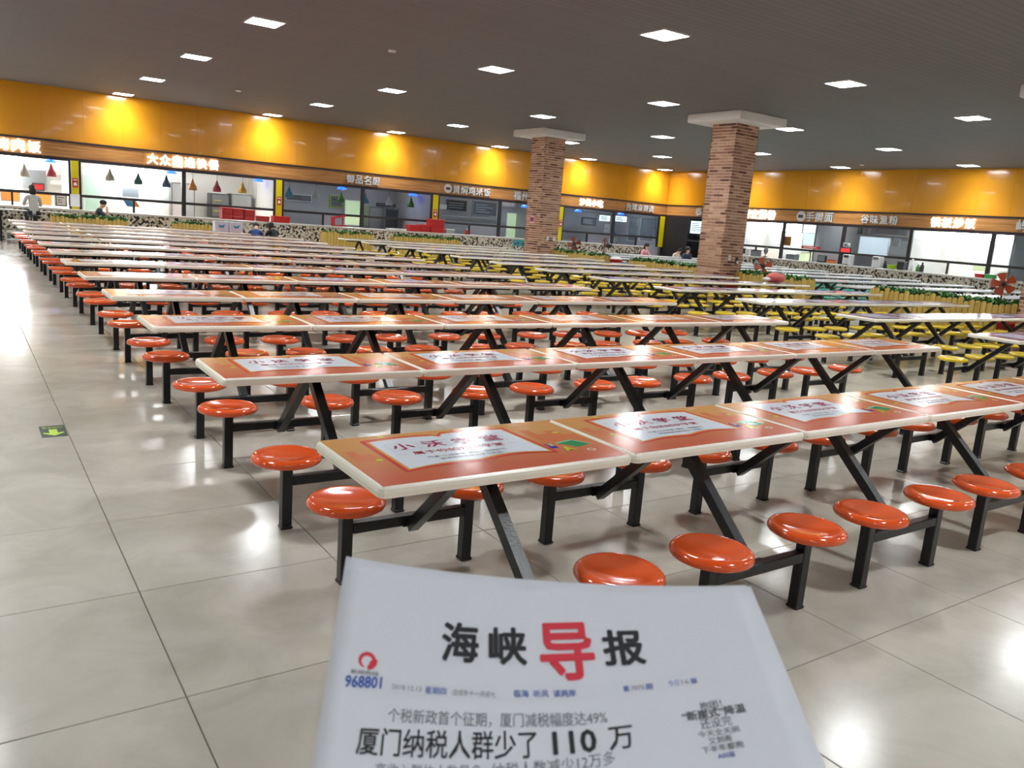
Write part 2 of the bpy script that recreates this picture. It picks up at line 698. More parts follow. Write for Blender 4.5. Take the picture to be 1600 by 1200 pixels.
def window(n, parent_m, x0, x1, small=None, glass='window_glass'):
    root = empty('window_%d' % n, (0, 0, 0))
    root.matrix_world = parent_m @ Matrix.Translation((x0, 0, 0))
    struct(root)
    w = x1 - x0
    d0, d1 = -0.03, 0.06
    obj('jamb', MB().bbox(0, d0, Z_SILL, 0.07, d1, Z_HEAD, 0.004), 'dark_frame', root)
    obj('jamb', MB().bbox(w - 0.07, d0, Z_SILL, w, d1, Z_HEAD, 0.004), 'dark_frame', root)
    obj('transom', MB().bbox(0.07, d0, Z_TR - 0.045, w - 0.07, d1, Z_TR + 0.045, 0.004), 'dark_frame', root)
    obj('head_rail', MB().bbox(0.07, d0, Z_HEAD - 0.03, w - 0.07, d1, Z_HEAD, 0.004), 'dark_frame', root)
    obj('pane', MB().box(0.07, 0.01, Z_TR + 0.045, w - 0.07, 0.016, Z_HEAD - 0.03), glass, root)
    if small:
        s = small - x0
        obj('mullion', MB().bbox(s - 0.03, d0, Z_SILL, s + 0.03, d1, Z_TR - 0.045, 0.004), 'dark_frame', root)
        obj('pane', MB().box(0.07, 0.02, Z_SILL, s - 0.03, 0.026, Z_TR - 0.045), glass, root)
    else:
        obj('pane', MB().box(0.07, 0.02, Z_SILL, w * 0.5, 0.026, Z_TR - 0.045), glass, root)
    return root


# openings (world coordinates along each wall): back wall in X, right wall in Y
BACK_WIN = [(-3.55, -0.18, -1.9), (-0.18, 3.19, 1.5), (3.42, 6.73, 5.09), (6.73, 10.02, None), (10.27, 13.56, 11.93), (13.56, 16.75, None),
            (17.02, 20.19, 18.65), (20.19, 23.5, 22.2), (23.75, 26.96, 25.35), (26.96, 30.08, 28.58)]
RIGHT_WIN = [(26.75, 29.4, None), (23.56, 26.5, 24.97), (20.55, 23.56, 22.04), (17.62, 20.55, 18.94), (14.58, 17.62, 16.02), (11.5, 14.58, 13.0), (8.4, 11.5, 9.9)]
wn = 1
for a, b, s in BACK_WIN:
    window(wn, MB_BACK, a - XL, b - XL, None if s is None else s - XL)
    wn += 1
for a, b, s in RIGHT_WIN:
    window(wn, MB_RIGHT, YW - b, YW - a, None if s is None else YW - s)
    wn += 1

# yellow pillars between the stalls, with a red notice each
tn = 1
PIL = [(3.19, 3.42), (10.02, 10.27), (16.75, 17.02), (23.5, 23.75), (30.08, 30.42)]
for k, (a, b) in enumerate(PIL):
    root = struct(empty('trim_%d' % tn, (a, YW, 0)))
    tn += 1
    w = b - a
    obj('pillar_board', MB().bbox(0.01, -0.05, Z_SILL, w - 0.01, 0.06, Z_HEAD, 0.005), 'yellow_paint', root)
    if k < 4:
        t = empty('fire_notice', (a + w / 2, YW - 0.055, 1.72 if k else 1.78))
        tag(t, 'small red notice with white symbol on the %s yellow pillar from the left' % ORD[k], 'sign', 'red notices on yellow pillars')
        obj('plate', MB().box(-0.08, -0.01, 0, 0.08, 0, 0.30), 'red_paint', t)
        sb = MB().prism_y([(-0.05, 0.06), (0.05, 0.06), (0.05, 0.13), (0.0, 0.18), (-0.05, 0.13)], -0.013, -0.01)
        sb.box(-0.06, -0.013, 0.23, 0.06, -0.01, 0.26)
        obj('symbol', sb, 'white_card', t)
    if k == 0:
        t = tag(obj('paper_notice', MB().box(-0.14, -0.012, 0, 0.14, -0.006, 0.40), 'white_card', None, (a + w / 2 - 0.02, YW - 0.052, 1.16)),
                'white paper notice taped low on the leftmost yellow pillar', 'notice')
# the dark corner next to the last pillar and the solid wall left of the first window
struct(obj('trim_%d' % tn, MB().box(30.42, YW - 0.03, 0, XW, YW + 0.1, Z_HEAD), 'dark_frame')); tn += 1
struct(obj('trim_%d' % tn, MB().box(XW - 0.02, 29.4, 0, XW + 0.1, YW - 0.03, Z_HEAD), 'dark_frame')); tn += 1
struct(obj('trim_%d' % tn, MB().box(XL, YW - 0.03, 0, -3.55, YW + 0.1, Z_HEAD), 'white_wall')); tn += 1
struct(obj('trim_%d' % tn, MB().box(XW - 0.02, YF, 0, XW + 0.1, 8.4, Z_HEAD), 'grey_wall')); tn += 1
struct(obj('trim_%d' % tn, MB().box(XW - 0.02, 26.5, Z_SILL, XW + 0.1, 26.75, Z_HEAD), 'dark_frame')); tn += 1

# serving counters
t = empty('serving_counter', (0, 0, 0))
tag(t, 'long mosaic tiled serving counter along the back shopfront', 'counter', 'serving counters')
obj('mosaic_front', MB().box(-6, 30.42, 0, 28.9, 30.96, 1.0), 'mosaic', t)
obj('worktop', MB().bbox(-6.05, 30.36, 1.0, 28.98, 30.965, 1.069, 0.008), 'worktop', t)
t = empty('serving_counter', (0, 0, 0))
tag(t, 'long mosaic tiled serving counter along the right shopfront', 'counter', 'serving counters')
obj('mosaic_front', MB().box(29.92, 8.5, 0, 30.46, 27.6, 1.0), 'mosaic', t)
obj('worktop', MB().bbox(29.86, 8.45, 1.0, 30.465, 27.65, 1.069, 0.008), 'worktop', t)

# ------------------------------------------------------------------ stall rooms behind the windows
def stall(n, side, a, b, wall, light, light_rgb=(255, 255, 255), depth=3.6):
    """one room; side 'b': a..b in X behind the back wall, 'r': a..b in Y behind the right wall"""
    mname = 'stall_light_%d' % n
    mat(mname, (255, 255, 255), 0.5, emit=light, emit_rgb=light_rgb)
    if side == 'b':
        M = Matrix.Translation((a, YW + 0.1, 0))
    else:
        M = Matrix(((0, 1, 0, XW + 0.1), (-1, 0, 0, b), (0, 0, 1, 0), (0, 0, 0, 1)))
    w = b - a
    root = empty('wall_stall_%d' % n, (0, 0, 0))
    root.matrix_world = M
    struct(root)
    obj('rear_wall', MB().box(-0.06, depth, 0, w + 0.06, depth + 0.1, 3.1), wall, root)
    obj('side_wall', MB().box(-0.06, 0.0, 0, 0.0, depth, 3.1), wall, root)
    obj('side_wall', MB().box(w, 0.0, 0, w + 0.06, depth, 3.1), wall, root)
    obj('stall_ceiling', MB().box(-0.06, 0.0, 3.1, w + 0.06, depth + 0.1, 3.2), 'white_wall', root)
    if side == 'b':
        c = ((a + b) / 2, YW + 0.1 + depth * 0.5)
    else:
        c = (XW + 0.1 + depth * 0.5, (a + b) / 2)
    return root, mname, c

STALLS = []
#        side a     b      wall         light  colour
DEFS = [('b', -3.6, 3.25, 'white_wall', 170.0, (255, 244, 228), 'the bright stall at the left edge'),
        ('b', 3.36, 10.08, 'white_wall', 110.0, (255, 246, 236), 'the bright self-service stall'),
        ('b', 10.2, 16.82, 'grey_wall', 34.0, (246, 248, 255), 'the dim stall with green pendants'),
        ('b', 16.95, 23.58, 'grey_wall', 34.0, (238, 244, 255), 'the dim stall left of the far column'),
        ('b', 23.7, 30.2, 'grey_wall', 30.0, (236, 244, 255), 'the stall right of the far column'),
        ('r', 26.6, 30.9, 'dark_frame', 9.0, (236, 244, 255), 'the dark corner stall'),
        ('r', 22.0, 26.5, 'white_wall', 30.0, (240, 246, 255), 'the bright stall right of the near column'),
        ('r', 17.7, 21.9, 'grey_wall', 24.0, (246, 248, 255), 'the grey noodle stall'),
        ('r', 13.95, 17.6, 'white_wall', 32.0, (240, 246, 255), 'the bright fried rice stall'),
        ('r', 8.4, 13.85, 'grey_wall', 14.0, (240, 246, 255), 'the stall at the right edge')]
for n, (side, a, b, wl, lt, rgb, where) in enumerate(DEFS):
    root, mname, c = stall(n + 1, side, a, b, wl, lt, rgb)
    STALLS.append(root)
    k = 2
    for i in range(k):
        f = (i + 0.5) / k
        L = empty('tube_light', (0, 0, 0))
        tag(L, 'ceiling tube light, %s of two inside %s' % (('left', 'right')[i], where), 'light', 'tube lights in stalls')
        if side == 'b':
            L.location = (a + (b - a) * f, YW + 1.6, 3.09)
        else:
            L.location = (XW + 1.6, b - (b - a) * f, 3.09)
            L.rotation_euler = (0, 0, -math.pi / 2)
        obj('housing', MB().box(-0.62, -0.1, -0.05, 0.62, 0.1, 0.0), 'white_plastic', L)
        obj('diffuser', MB().bbox(-0.6, -0.085, -0.08, 0.6, 0.085, -0.05, 0.01), mname, L)

# ------------------------------------------------------------------ ceiling lights
LX, LY, LDX, LDY, LS = 4.709, 10.29, 4.936, 5.056, 0.295
fr = MB()
for (x0, y0, x1, y1) in ((-LS, -LS, LS, -LS + 0.02), (-LS, LS - 0.02, LS, LS), (-LS, -LS + 0.02, -LS + 0.02, LS - 0.02), (LS - 0.02, -LS + 0.02, LS, LS - 0.02)):
    fr.box(x0, y0, -0.018, x1, y1, 0.0)
fr_me = fr.mesh('frame', 'white_plastic')
df_me = MB().box(-LS + 0.02, -LS + 0.02, -0.014, LS - 0.02, LS - 0.02, -0.002).mesh('diffuser', 'lamp_white')
proto = empty('ceiling_light', (0, 0, 0))
link('frame', fr_me, proto)
link('diffuser', df_me, proto)
ld = bpy.data.lights.new('panel_lamp', 'AREA')
ld.shape = 'SQUARE'
ld.size = 2 * LS - 0.06
ld.energy = LAMP_W
ld.spread = math.radians(112)
ld.color = (0.96, 0.985, 1.0)
lo = bpy.data.objects.new('panel_lamp', ld)
COL.objects.link(lo)
lo.location = (0, 0, -0.02)
lo.parent = proto
first = True
for b in range(-3, 5):
    for a in range(-2, 6):
        x, y = LX + a * LDX, LY + b * LDY
        if x < XL + 0.5 or y < YF + 0.5 :
            continue
        o = proto if first else copy_tree(proto)
        first = False
        if b == -2 and a == -1:
            y -= 2.5                     # unseen lamp behind the camera, shifted off the grid to light the newspaper
        o.location = (x, y - (0.2 if b == 4 else 0.0), HC - 0.001)
        if a == 5 and b == 4:
            where = 'square ceiling light in the corner where the yellow walls meet'
        else:
            rowtxt = ['in the row along the back wall'] + ['%s row from the back wall' % ORD[i] for i in range(1, 9)]
            where = 'square ceiling light, %s, %s from the right wall' % (rowtxt[4 - b], ORD[5 - a])
        tag(o, where, 'light', 'square ceiling light panels')

# smoke detectors
sd = MB().lathe([(0.01, 0.0), (0.085, 0.0), (0.085, -0.025), (0.06, -0.05), (0.01, -0.055)], 20)
sd_me = sd.mesh('detector_body', 'white_plastic')
kk = (HC - 1.73) / (3.5 - 1.73)
for (x, y, lab) in ((4.07, 8.66, 'white round smoke detector on the ceiling near the middle lights'),
                    (3.88, 13.97, 'white round smoke detector on the ceiling towards the back left'),
                    (16.0, 10.6, 'white round smoke detector on the ceiling near the right wall')):
    o = empty('smoke_detector', (x * kk, y * kk, HC))
    tag(o, lab, 'smoke detector', 'smoke detectors')
    link('detector_body', sd_me, o)
    obj('sensor_ring', MB().lathe([(0.05, -0.052), (0.045, -0.062), (0.02, -0.064), (0.01, -0.064)], 16), 'grey_plastic', o)

# ------------------------------------------------------------------ brick columns
BRICKS = []
for i, c in enumerate([(166, 124, 100), (182, 140, 114), (146, 104, 82), (194, 156, 130), (104, 66, 52)]):
    BRICKS.append('brick_%d' % i)
    mat(BRICKS[-1], c, 0.75, noise=0.12, nscale=30)
COLW = 0.84
CX = 17.1


def brick_faces(rnd, faces):
    """(face, u0, u1, z0, z1, colour) for slip bricks on the faces of the column"""
    out = []
    zc, course = 0.012, 0.078
    k = 0
    while zc + 0.058 < HC - 0.22:
        for fc in faces:
            off = (k % 2) * 0.14 + (0.07 if fc % 2 else 0)
            u = -COLW / 2 - off
            while u < COLW / 2:
                u0, u1 = max(u, -COLW / 2), min(u + 0.272, COLW / 2)
                if u1 - u0 > 0.03:
                    out.append((fc, u0, u1, zc, zc + 0.058, rnd.choices(range(5), (30, 26, 22, 14, 12))[0]))
                u += 0.284
        zc += course
        k += 1
    return out


def brick_box(mb, fc, u0, u1, z0, z1, m):
    h, t = COLW / 2 - 0.012, COLW / 2
    if fc == 0:
        mb.box(u0, -t, z0, u1, -h, z1, m)      # faces -y
    elif fc == 1:
        mb.box(-t, u0, z0, -h, u1, z1, m)      # faces -x
    elif fc == 2:
        mb.box(u0, h, z0, u1, t, z1, m)
    else:
        mb.box(h, u0, z0, t, u1, z1, m)


def column(y, label, single):
    rnd = random.Random(int(y * 10))
    root = empty('brick_column', (CX, y, 0))
    tag(root, label, 'column', 'brick columns')
    h = COLW / 2 - 0.009
    obj('core', MB().box(-h, -h, 0, h, h, HC - 0.2), 'mortar', root)
    br = brick_faces(rnd, (0, 1, 2, 3))
    # bricks on the two faces towards the dining side count singly, lower courses hidden by tables go last
    br.sort(key=lambda q: (q[0] > 1, q[3] < 0.75, -q[3] if False else q[3]))
    shared = {}
    stuff = MB()
    for n, (fc, u0, u1, z0, z1, c) in enumerate(br):
        if n < single:
            key = (fc, round(u0, 3), round(u1, 3), c)
            if key not in shared:
                m_ = MB()
                brick_box(m_, fc, u0, u1, 0, z1 - z0, 0)
                shared[key] = m_.mesh('brick', BRICKS[c])
            link('brick', shared[key], root, (0, 0, z0))
        else:
            brick_box(stuff, fc, u0, u1, z0, z1, c)
    s = obj('brick_field', stuff, BRICKS, root)
    s['kind'] = 'stuff'
    obj('cap_slab', MB().bbox(-0.9, -0.9, HC - 0.22, 0.9, 0.9, HC, 0.012), 'white_cap', root)
    obj('cap_recess', MB().box(-0.6, -0.6, HC - 0.235, 0.6, 0.6, HC - 0.215), 'white_cap', root)
    return root


column(15.17, 'nearer brick column with white slab cap beside the picket planters', 300)
column(23.47, 'farther brick column with white slab cap and a pink sticker', 300)
column(6.87, 'brick column at the right edge of the photo', 0)
# things fixed to the columns
def plate(name, label, cat, loc, w, h, m, face, extra=None):
    o = empty(name, loc, 0.0 if face == 0 else -math.pi / 2)
    tag(o, label, cat)
    obj('plate', MB().bbox(-w / 2, -0.012, -h / 2, w / 2, 0.0, h / 2, 0.003), m, o)
    if extra:
        extra(o)
    return o


def sock(o):
    for dx in (-0.02, 0.02):
        obj('socket_hole', MB().box(dx - 0.006, -0.014, -0.012, dx + 0.006, -0.012, 0.016), 'dark_plastic', o)


def stripe(o):
    obj('print_stripe', MB().box(-0.11, -0.015, -0.07, 0.11, -0.012, 0.07), 'violet_card', o)


mat('violet_card', (130, 66, 104), 0.6)
mat('pink_card', (232, 168, 180), 0.6)
yf = 15.17 - COLW / 2
plate('wall_socket', 'white wall socket on the nearer brick column', 'socket', (CX - 0.1, yf, 1.25), 0.1, 0.13, 'white_plastic', 0, sock)
plate('wall_switch', 'black and white switch on the nearer brick column', 'switch', (CX + 0.2, yf, 1.18), 0.1, 0.2, 'dark_plastic', 0,
      lambda o: obj('white_plug', MB().bbox(-0.03, -0.05, -0.08, 0.04, -0.012, 0.0, 0.006), 'white_plastic', o))
yf = 23.47 - COLW / 2
plate('wall_socket', 'left white socket on the farther brick column', 'socket', (CX - 0.02, yf, 1.28), 0.12, 0.13, 'white_plastic', 0, sock)
plate('wall_socket', 'right white socket on the farther brick column', 'socket', (CX + 0.27, yf, 1.28), 0.12, 0.13, 'white_plastic', 0, sock)
plate('pink_sticker', 'pink and violet sticker on the farther brick column', 'sticker', (CX - COLW / 2, 23.5, 1.9), 0.26, 0.28, 'pink_card', 1, stripe)

# ------------------------------------------------------------------ canteen tables
TL_, TW = 1.2, 0.645


def top_mesh(matname):
    """rounded cream slab; origin at the middle of its upper face"""
    def rr(i, z, r=0.03, k=3):
        hx, hy = TL_ / 2 - 0.002 - i, TW / 2 - i
        out = []
        for cx, cy, a0 in ((hx - r, hy - r, 0), (-hx + r, hy - r, 90), (-hx + r, -hy + r, 180), (hx - r, -hy + r, 270)):
            for q in range(k + 1):
                a = math.radians(a0 + 90 * q / k)
                out.append((cx + r * math.cos(a), cy + r * math.sin(a), z))
        return out
    mb = MB()
    mb.rings([rr(0.012, -0.045), rr(0.003, -0.042), rr(0.0, -0.022), rr(0.002, -0.008), rr(0.007, -0.002), rr(0.013, 0.0)])
    return mb.mesh('tabletop', matname)


lam_mat('book_white', (216, 222, 230))
lam_mat('book_red', (206, 62, 56))
lam_mat('book_gold', (216, 150, 62))
lam_mat('ink_magenta', (176, 26, 84))
lam_mat('ink_red', (186, 52, 60))
lam_mat('ink_grey', (120, 124, 132))
lam_mat('ink_green', (46, 140, 84))
lam_mat('ink_mint', (140, 206, 170))
lam_mat('ink_blue', (58, 40, 150))
lam_mat('ink_lime', (206, 206, 60))
lam_mat('ink_pale', (238, 214, 190))
lam_mat('print_tower', (206, 118, 72))


def orange_print():
    """laminated print: golden-red ground, open white book with the lettering, green book, coins"""
    mb = MB()
    hx, hy = TL_ / 2 - 0.018, TW / 2 - 0.016
    X = lambda x: x - TL_ / 2
    Y = lambda y: y - TW / 2
    def sheet(pts, z, m):
        n = len(mb.v)
        mb.v += [(X(x), Y(y), z) for x, y in pts]
        mb.face([n + i for i in range(len(pts))], m)
    n = len(mb.v)
    mb.v += [(-hx, -hy, 0.0006), (hx, -hy, 0.0006), (hx, hy, 0.0006), (-hx, hy, 0.0006)]
    mb.face((n, n + 1, n + 2, n + 3), 0)
    # darker towers
    for x0, x1, y0, y1 in ((0.05, 0.09, 0.3, 0.44), (0.09, 0.14, 0.3, 0.39), (0.93, 0.98, 0.2, 0.5), (0.98, 1.04, 0.2, 0.42), (1.04, 1.10, 0.2, 0.46), (1.10, 1.16, 0.2, 0.38)):
        sheet([(x0, y0), (x1, y0), (x1, y1), (x0, y1)], 0.0010, 12)
    def book(e, z, m):
        l, r_, b, t = 0.197 - e, 0.858 + e, 0.158 - e, 0.552 + e
        c = (l + r_) / 2
        top, bot = [], []
        for i in range(13):
            s = i / 12
            top.append((l + (c - l) * s, t - 0.028 + 0.028 * math.sin(math.pi * min(1, s * 0.72 + 0.12)) - (0.018 if s > 0.95 else 0)))
        for i in range(1, 13):
            s = i / 12
            top.append((c + (r_ - c) * s, t - 0.022 + 0.03 * math.sin(math.pi * (0.3 + 0.6 * s)) - (0.0 if s > 0.08 else 0.012)))
        for i in range(13):
            s = i / 12
            bot.append((r_ + 0.012 - (r_ + 0.012 - c) * s, b + 0.02 + 0.035 * math.sin(math.pi * s * 0.95)))
        for i in range(1, 13):
            s = i / 12
            bot.append((c - (c - l) * s, b + 0.02 - 0.02 * s + 0.02 * math.sin(math.pi * s)))
        poly = top + bot
        n = len(mb.v)
        mb.v += [(X((l + r_) / 2), Y((b + t) / 2), z)] + [(X(x), Y(y), z) for x, y in poly]
        k = len(poly)
        for i in range(k):
            mb.face((n, n + 1 + i, n + 1 + (i + 1) % k), m)
    book(0.030, 0.0016, 2)
    book(0.012, 0.0022, 3)
    book(0.0, 0.0028, 1)
    z = 0.0034
    # four ruled squares and the big lettering
    for i in range(4):
        x0 = 0.238 + i * 0.142
        x1, y0, y1, w = x0 + 0.130, 0.382, 0.484, 0.0012
        for a in ((x0, y0, x1, y0 + w), (x0, y1 - w, x1, y1), (x0, y0, x0 + w, y1), (x1 - w, y0, x1, y1)):
            sheet([(a[0], a[1]), (a[2], a[1]), (a[2], a[3]), (a[0], a[3])], z, 6)
        flat_text(mb, '小沃学堂'[i], X(x0 + 0.016), X(x1 - 0.016), Y((y0 + y1) / 2), 0.082, z + 0.0004, 4, 0.018)
    flat_text(mb, '属于你的知识学堂', X(0.30), X(0.735), Y(0.335), 0.042, z, 5, 0.008)
    for a in ((0.225, 0.28), (0.755, 0.81)):
        sheet([(a[0], 0.334), (a[1], 0.334), (a[1], 0.336), (a[0], 0.336)], z, 6)
    flat_text(mb, '开通“小沃学堂”课程，回馈好礼', X(0.33), X(0.71), Y(0.267), 0.024, z, 6, 0.006)
    flat_text(mb, '获得视频等精品学习资源！', X(0.37), X(0.67), Y(0.231), 0.022, z, 6, 0.006)
    # green book, letter A, ink pot, curl, coins, provider line
    g = 0.0012
    sheet([(0.975, 0.262), (1.075, 0.285), (1.125, 0.212), (1.035, 0.187)], g, 7)
    sheet([(0.975, 0.262), (1.075, 0.285), (1.075, 0.297), (0.972, 0.275)], g, 8)
    sheet([(1.075, 0.285), (1.125, 0.212), (1.134, 0.214), (1.078, 0.297)], g, 8)
    flat_text(mb, 'A', X(0.945), X(1.0), Y(0.178), 0.062, 0.0018, 10, 0.03)
    sheet([(0.905, 0.205), (0.945, 0.205), (0.945, 0.235), (0.905, 0.235)], g, 9)
    sheet([(0.912, 0.235), (0.922, 0.235), (0.916, 0.275), (0.906, 0.272)], g, 9)
    sheet([(0.926, 0.235), (0.936, 0.235), (0.948, 0.268), (0.938, 0.274)], g, 8)
    def disc(cx, cy, rx, ry, z_, m, hole=0.0):
        k = 20
        n = len(mb.v)
        if hole:
            for i in range(k):
                a = 2 * math.pi * i / k
                mb.v.append((X(cx + rx * math.cos(a)), Y(cy + ry * math.sin(a)), z_))
                mb.v.append((X(cx + rx * hole * math.cos(a)), Y(cy + ry * hole * math.sin(a)), z_))
            for i in range(k):
                j = (i + 1) % k
                mb.face((n + 2 * i, n + 2 * j, n + 2 * j + 1, n + 2 * i + 1), m)
        else:
            mb.v += [(X(cx + rx * math.cos(2 * math.pi * i / k)), Y(cy + ry * math.sin(2 * math.pi * i / k)), z_) for i in range(k)]
            mb.face([n + i for i in range(k)], m)
    disc(1.07, 0.138, 0.022, 0.018, g, 11, 0.62)
    for cx, cy in ((0.136, 0.302), (0.28, 0.598), (1.083, 0.419)):
        disc(cx, cy, 0.016, 0.013, g + 0.0008, 10)
    flat_text(mb, '小沃学堂', X(0.93), X(1.0), Y(0.585), 0.02, g, 11, 0.01)
    me = mb.mesh('printed_sheet', ['orange_print', 'book_white', 'book_red', 'book_gold', 'ink_magenta', 'ink_red', 'ink_grey', 'ink_green', 'ink_mint', 'ink_blue', 'ink_lime', 'ink_pale', 'print_tower'])
    # every sheet faces up
    for p in me.polygons:
        if p.normal.z < 0:
            p.flip()
    me.update()
    return me


def violet_print():
    mb = MB()
    hx, hy = TL_ / 2 - 0.018, TW / 2 - 0.016
    n = len(mb.v)
    mb.v += [(-hx, -hy, 0.0006), (hx, -hy, 0.0006), (hx, hy, 0.0006), (-hx, hy, 0.0006)]
    mb.face((n, n + 1, n + 2, n + 3), 0)
    n = len(mb.v)
    mb.v += [(-0.3, -0.2, 0.0014), (0.22, -0.2, 0.0014), (0.26, 0.2, 0.0014), (-0.3, 0.2, 0.0014)]
    mb.face((n, n + 1, n + 2, n + 3), 1)
    lam_mat('lilac_white', (196, 194, 214))
    me = mb.mesh('printed_sheet', ['violet_print', 'lilac_white'])
    for p in me.polygons:
        if p.normal.z < 0:
            p.flip()
    me.update()
    return me


SO, SY = 0.267, TW / 2 + 0.257          # stool offsets from the table's end and centre line
seat_prof = [(0.004, -0.012), (0.05, -0.011), (0.105, -0.007), (0.14, -0.001), (0.156, 0.0), (0.17, -0.004), (0.181, -0.014), (0.185, -0.026), (0.181, -0.038),
             (0.165, -0.047), (0.14, -0.05), (0.10, -0.044), (0.004, -0.044)]
SEATM = {k: MB().lathe(seat_prof, 36).mesh('stool_seat', m) for k, m in (('orange', 'orange_plastic'), ('yellow', 'yellow_plastic'), ('teal', 'teal_plastic'))}
pm = MB().bbox(-0.0275, -0.0275, 0.012, 0.0275, 0.0275, ZS - 0.044, 0.004)
pm.bbox(-0.032, -0.032, 0.0, 0.032, 0.032, 0.016, 0.004)
pm.bbox(-0.06, -0.06, ZS - 0.047, 0.06, 0.06, ZS - 0.042, 0.002)
POST = pm.mesh('stool_post', 'black_steel')
BAR = MB().bbox(-TL_ / 2 + SO + 0.0275, -0.025, 0.245, TL_ / 2 - SO - 0.0275, 0.025, 0.297, 0.004).mesh('stool_bar', 'black_steel')
# sloping leg: from the bar up to the rail under the top (built for the -y side)
lg = MB().beam((0, -SY + 0.035, 0.245), (0, -0.045, ZT - 0.085), 0.052, 0.052, up=(1, 0, 0))
lg.box(-0.045, -SY + 0.012, 0.243, 0.045, -SY + 0.03, 0.299)
LEG = lg.mesh('sloping_leg', 'black_steel')
lg2 = MB()
lg2.v = [(-x, -y, z) for x, y, z in lg.v]
lg2.f, lg2.m, lg2.s = lg.f, lg.m, lg.s
LEG2 = lg2.mesh('sloping_leg', 'black_steel')
RAIL = MB().bbox(-0.42, -0.03, ZT - 0.09, 0.42, 0.03, ZT - 0.046, 0.004).mesh('top_rail', 'black_steel')
PLATES = MB().bbox(-0.06, -0.2, ZT - 0.06, 0.06, 0.2, ZT - 0.0455, 0.002).mesh('top_bracket', 'black_steel')
TOPC, TOPW = top_mesh('cream_edge'), top_mesh('white_top')
PRINT_O, PRINT_V = orange_print(), violet_print()


def make_table(kind):
    root = empty('canteen_table', (0, 0, 0))
    tp = link('tabletop', TOPW if kind == 'teal' else TOPC, root, (0, 0, ZT))
    if kind != 'teal':
        link('printed_sheet', PRINT_O if kind == 'orange' else PRINT_V, tp)
    link('top_rail', RAIL, root)
    link('top_bracket', PLATES, root)
    link('sloping_leg', LEG, root)
    link('sloping_leg', LEG2, root)
    for sy in (-1, 1):
        link('stool_bar', BAR, root, (0, sy * SY, 0))
        for sx in (-1, 1):
            x = sx * (TL_ / 2 - SO)
            po = link('stool_post', POST, root, (x, sy * SY, 0))
            link('stool_seat', SEATM[kind], po, (0, 0, ZS))
    return root


def rows(kind, specs, label, group):
    """specs: (row ordinal, place ordinal, x of the left end, y of the near edge, pitch)"""
    first = make_table(kind)
    used = False
    for (r, m, x, y, pitch) in specs:
        if not in_frame([(x + dx, y + dy, z) for dx in (0, pitch) for dy in (-0.3, TW + 0.3) for z in (0, ZT)]):
            continue
        o = copy_tree(first) if used else first
        used = True
        o.location = (x + pitch / 2, y + TW / 2, 0)
        o.scale = (pitch / TL_, 1, 1)
        tag(o, label % (ORD[r], ORD[m]), 'table', group)


sp = []
for i in range(13):
    x0, pitch = (1.17, 1.192) if i == 0 else (1.135, 1.222)
    for m in range(6):
        sp.append((i, m, x0 + m * pitch, 2.4286 + 1.9139 * i, pitch))
rows('orange', sp, 'table with orange stools, %s row from the newspaper, %s from the left aisle', 'tables with orange stools')
sp = []
for i in range(12):
    pitch = 1.222 if i in (1, 5, 10) else 1.28
    for m in range(5):
        sp.append((i, m, 10.55 + m * pitch, 4.5 + 1.9 * i, pitch))
rows('yellow', sp, 'table with yellow stools, %s row from the front, %s from the middle aisle', 'tables with yellow stools')
sp = []
for i in range(9):
    for m in range(8):
        sp.append((i, m, 18.9 + m * 1.222, 10.2 + 1.9 * i, 1.222))
rows('teal', sp, 'table with teal stools, %s row from the front, %s from the picket planters', 'tables with teal stools')

# ------------------------------------------------------------------ floor arrow sticker
mat('sticker_green', (42, 58, 54), 0.35)
mat('sticker_lime', (188, 222, 70), 0.35)
t = empty('floor_sign', (0.4205, 6.325, 0.0))
tag(t, 'dark green floor sticker with yellow-green arrow and lettering on the tiles', 'floor sign')
obj('sticker', MB().bbox(0.0, 0.0, 0.0, 0.163, 0.315, 0.0016, 0.0005), 'sticker_green', t)
ar = MB()
ar.prism([(0.055, 0.205), (0.055, 0.10), (0.02, 0.125), (0.013, 0.105), (0.0815, 0.03), (0.15, 0.105), (0.143, 0.125), (0.108, 0.10), (0.108, 0.205)], 0.0014, 0.0020)
obj('arrow', ar, 'sticker_lime', t)
tx = MB()
flat_text(tx, '安全出口', 0.018, 0.145, 0.255, 0.045, 0.0020, 0, 0.02)
obj('lettering', tx, 'sticker_lime', t)

# ------------------------------------------------------------------ newspaper held in front
TLc, TRc = Vector((0.2657, 0.6131, 1.4355)), Vector((0.5521, 0.4141, 1.4372))
BLc, BRc = Vector((0.1905, 0.4865, 1.3383)), Vector((0.4782, 0.2765, 1.3751))
SAG = Vector((0.0486, 0.2043, 0.9777))
NP0 = Vector((0.33, 0.42, 1.36))


def paper(u, v, lift=0.0):
    b = (TLc * (1 - u) + TRc * u) * (1 - v) + (BLc * (1 - u) + BRc * u) * v
    sag = 4 * u * (1 - u) * (0.009 + 0.009 * min(v, 1.2))
    rip = 0.0012 * math.sin(9 * u + 4 * v) * v
    n = (TRc - TLc).cross(TLc - BLc).normalized()
    return b - SAG * (sag + rip) + n * lift - NP0


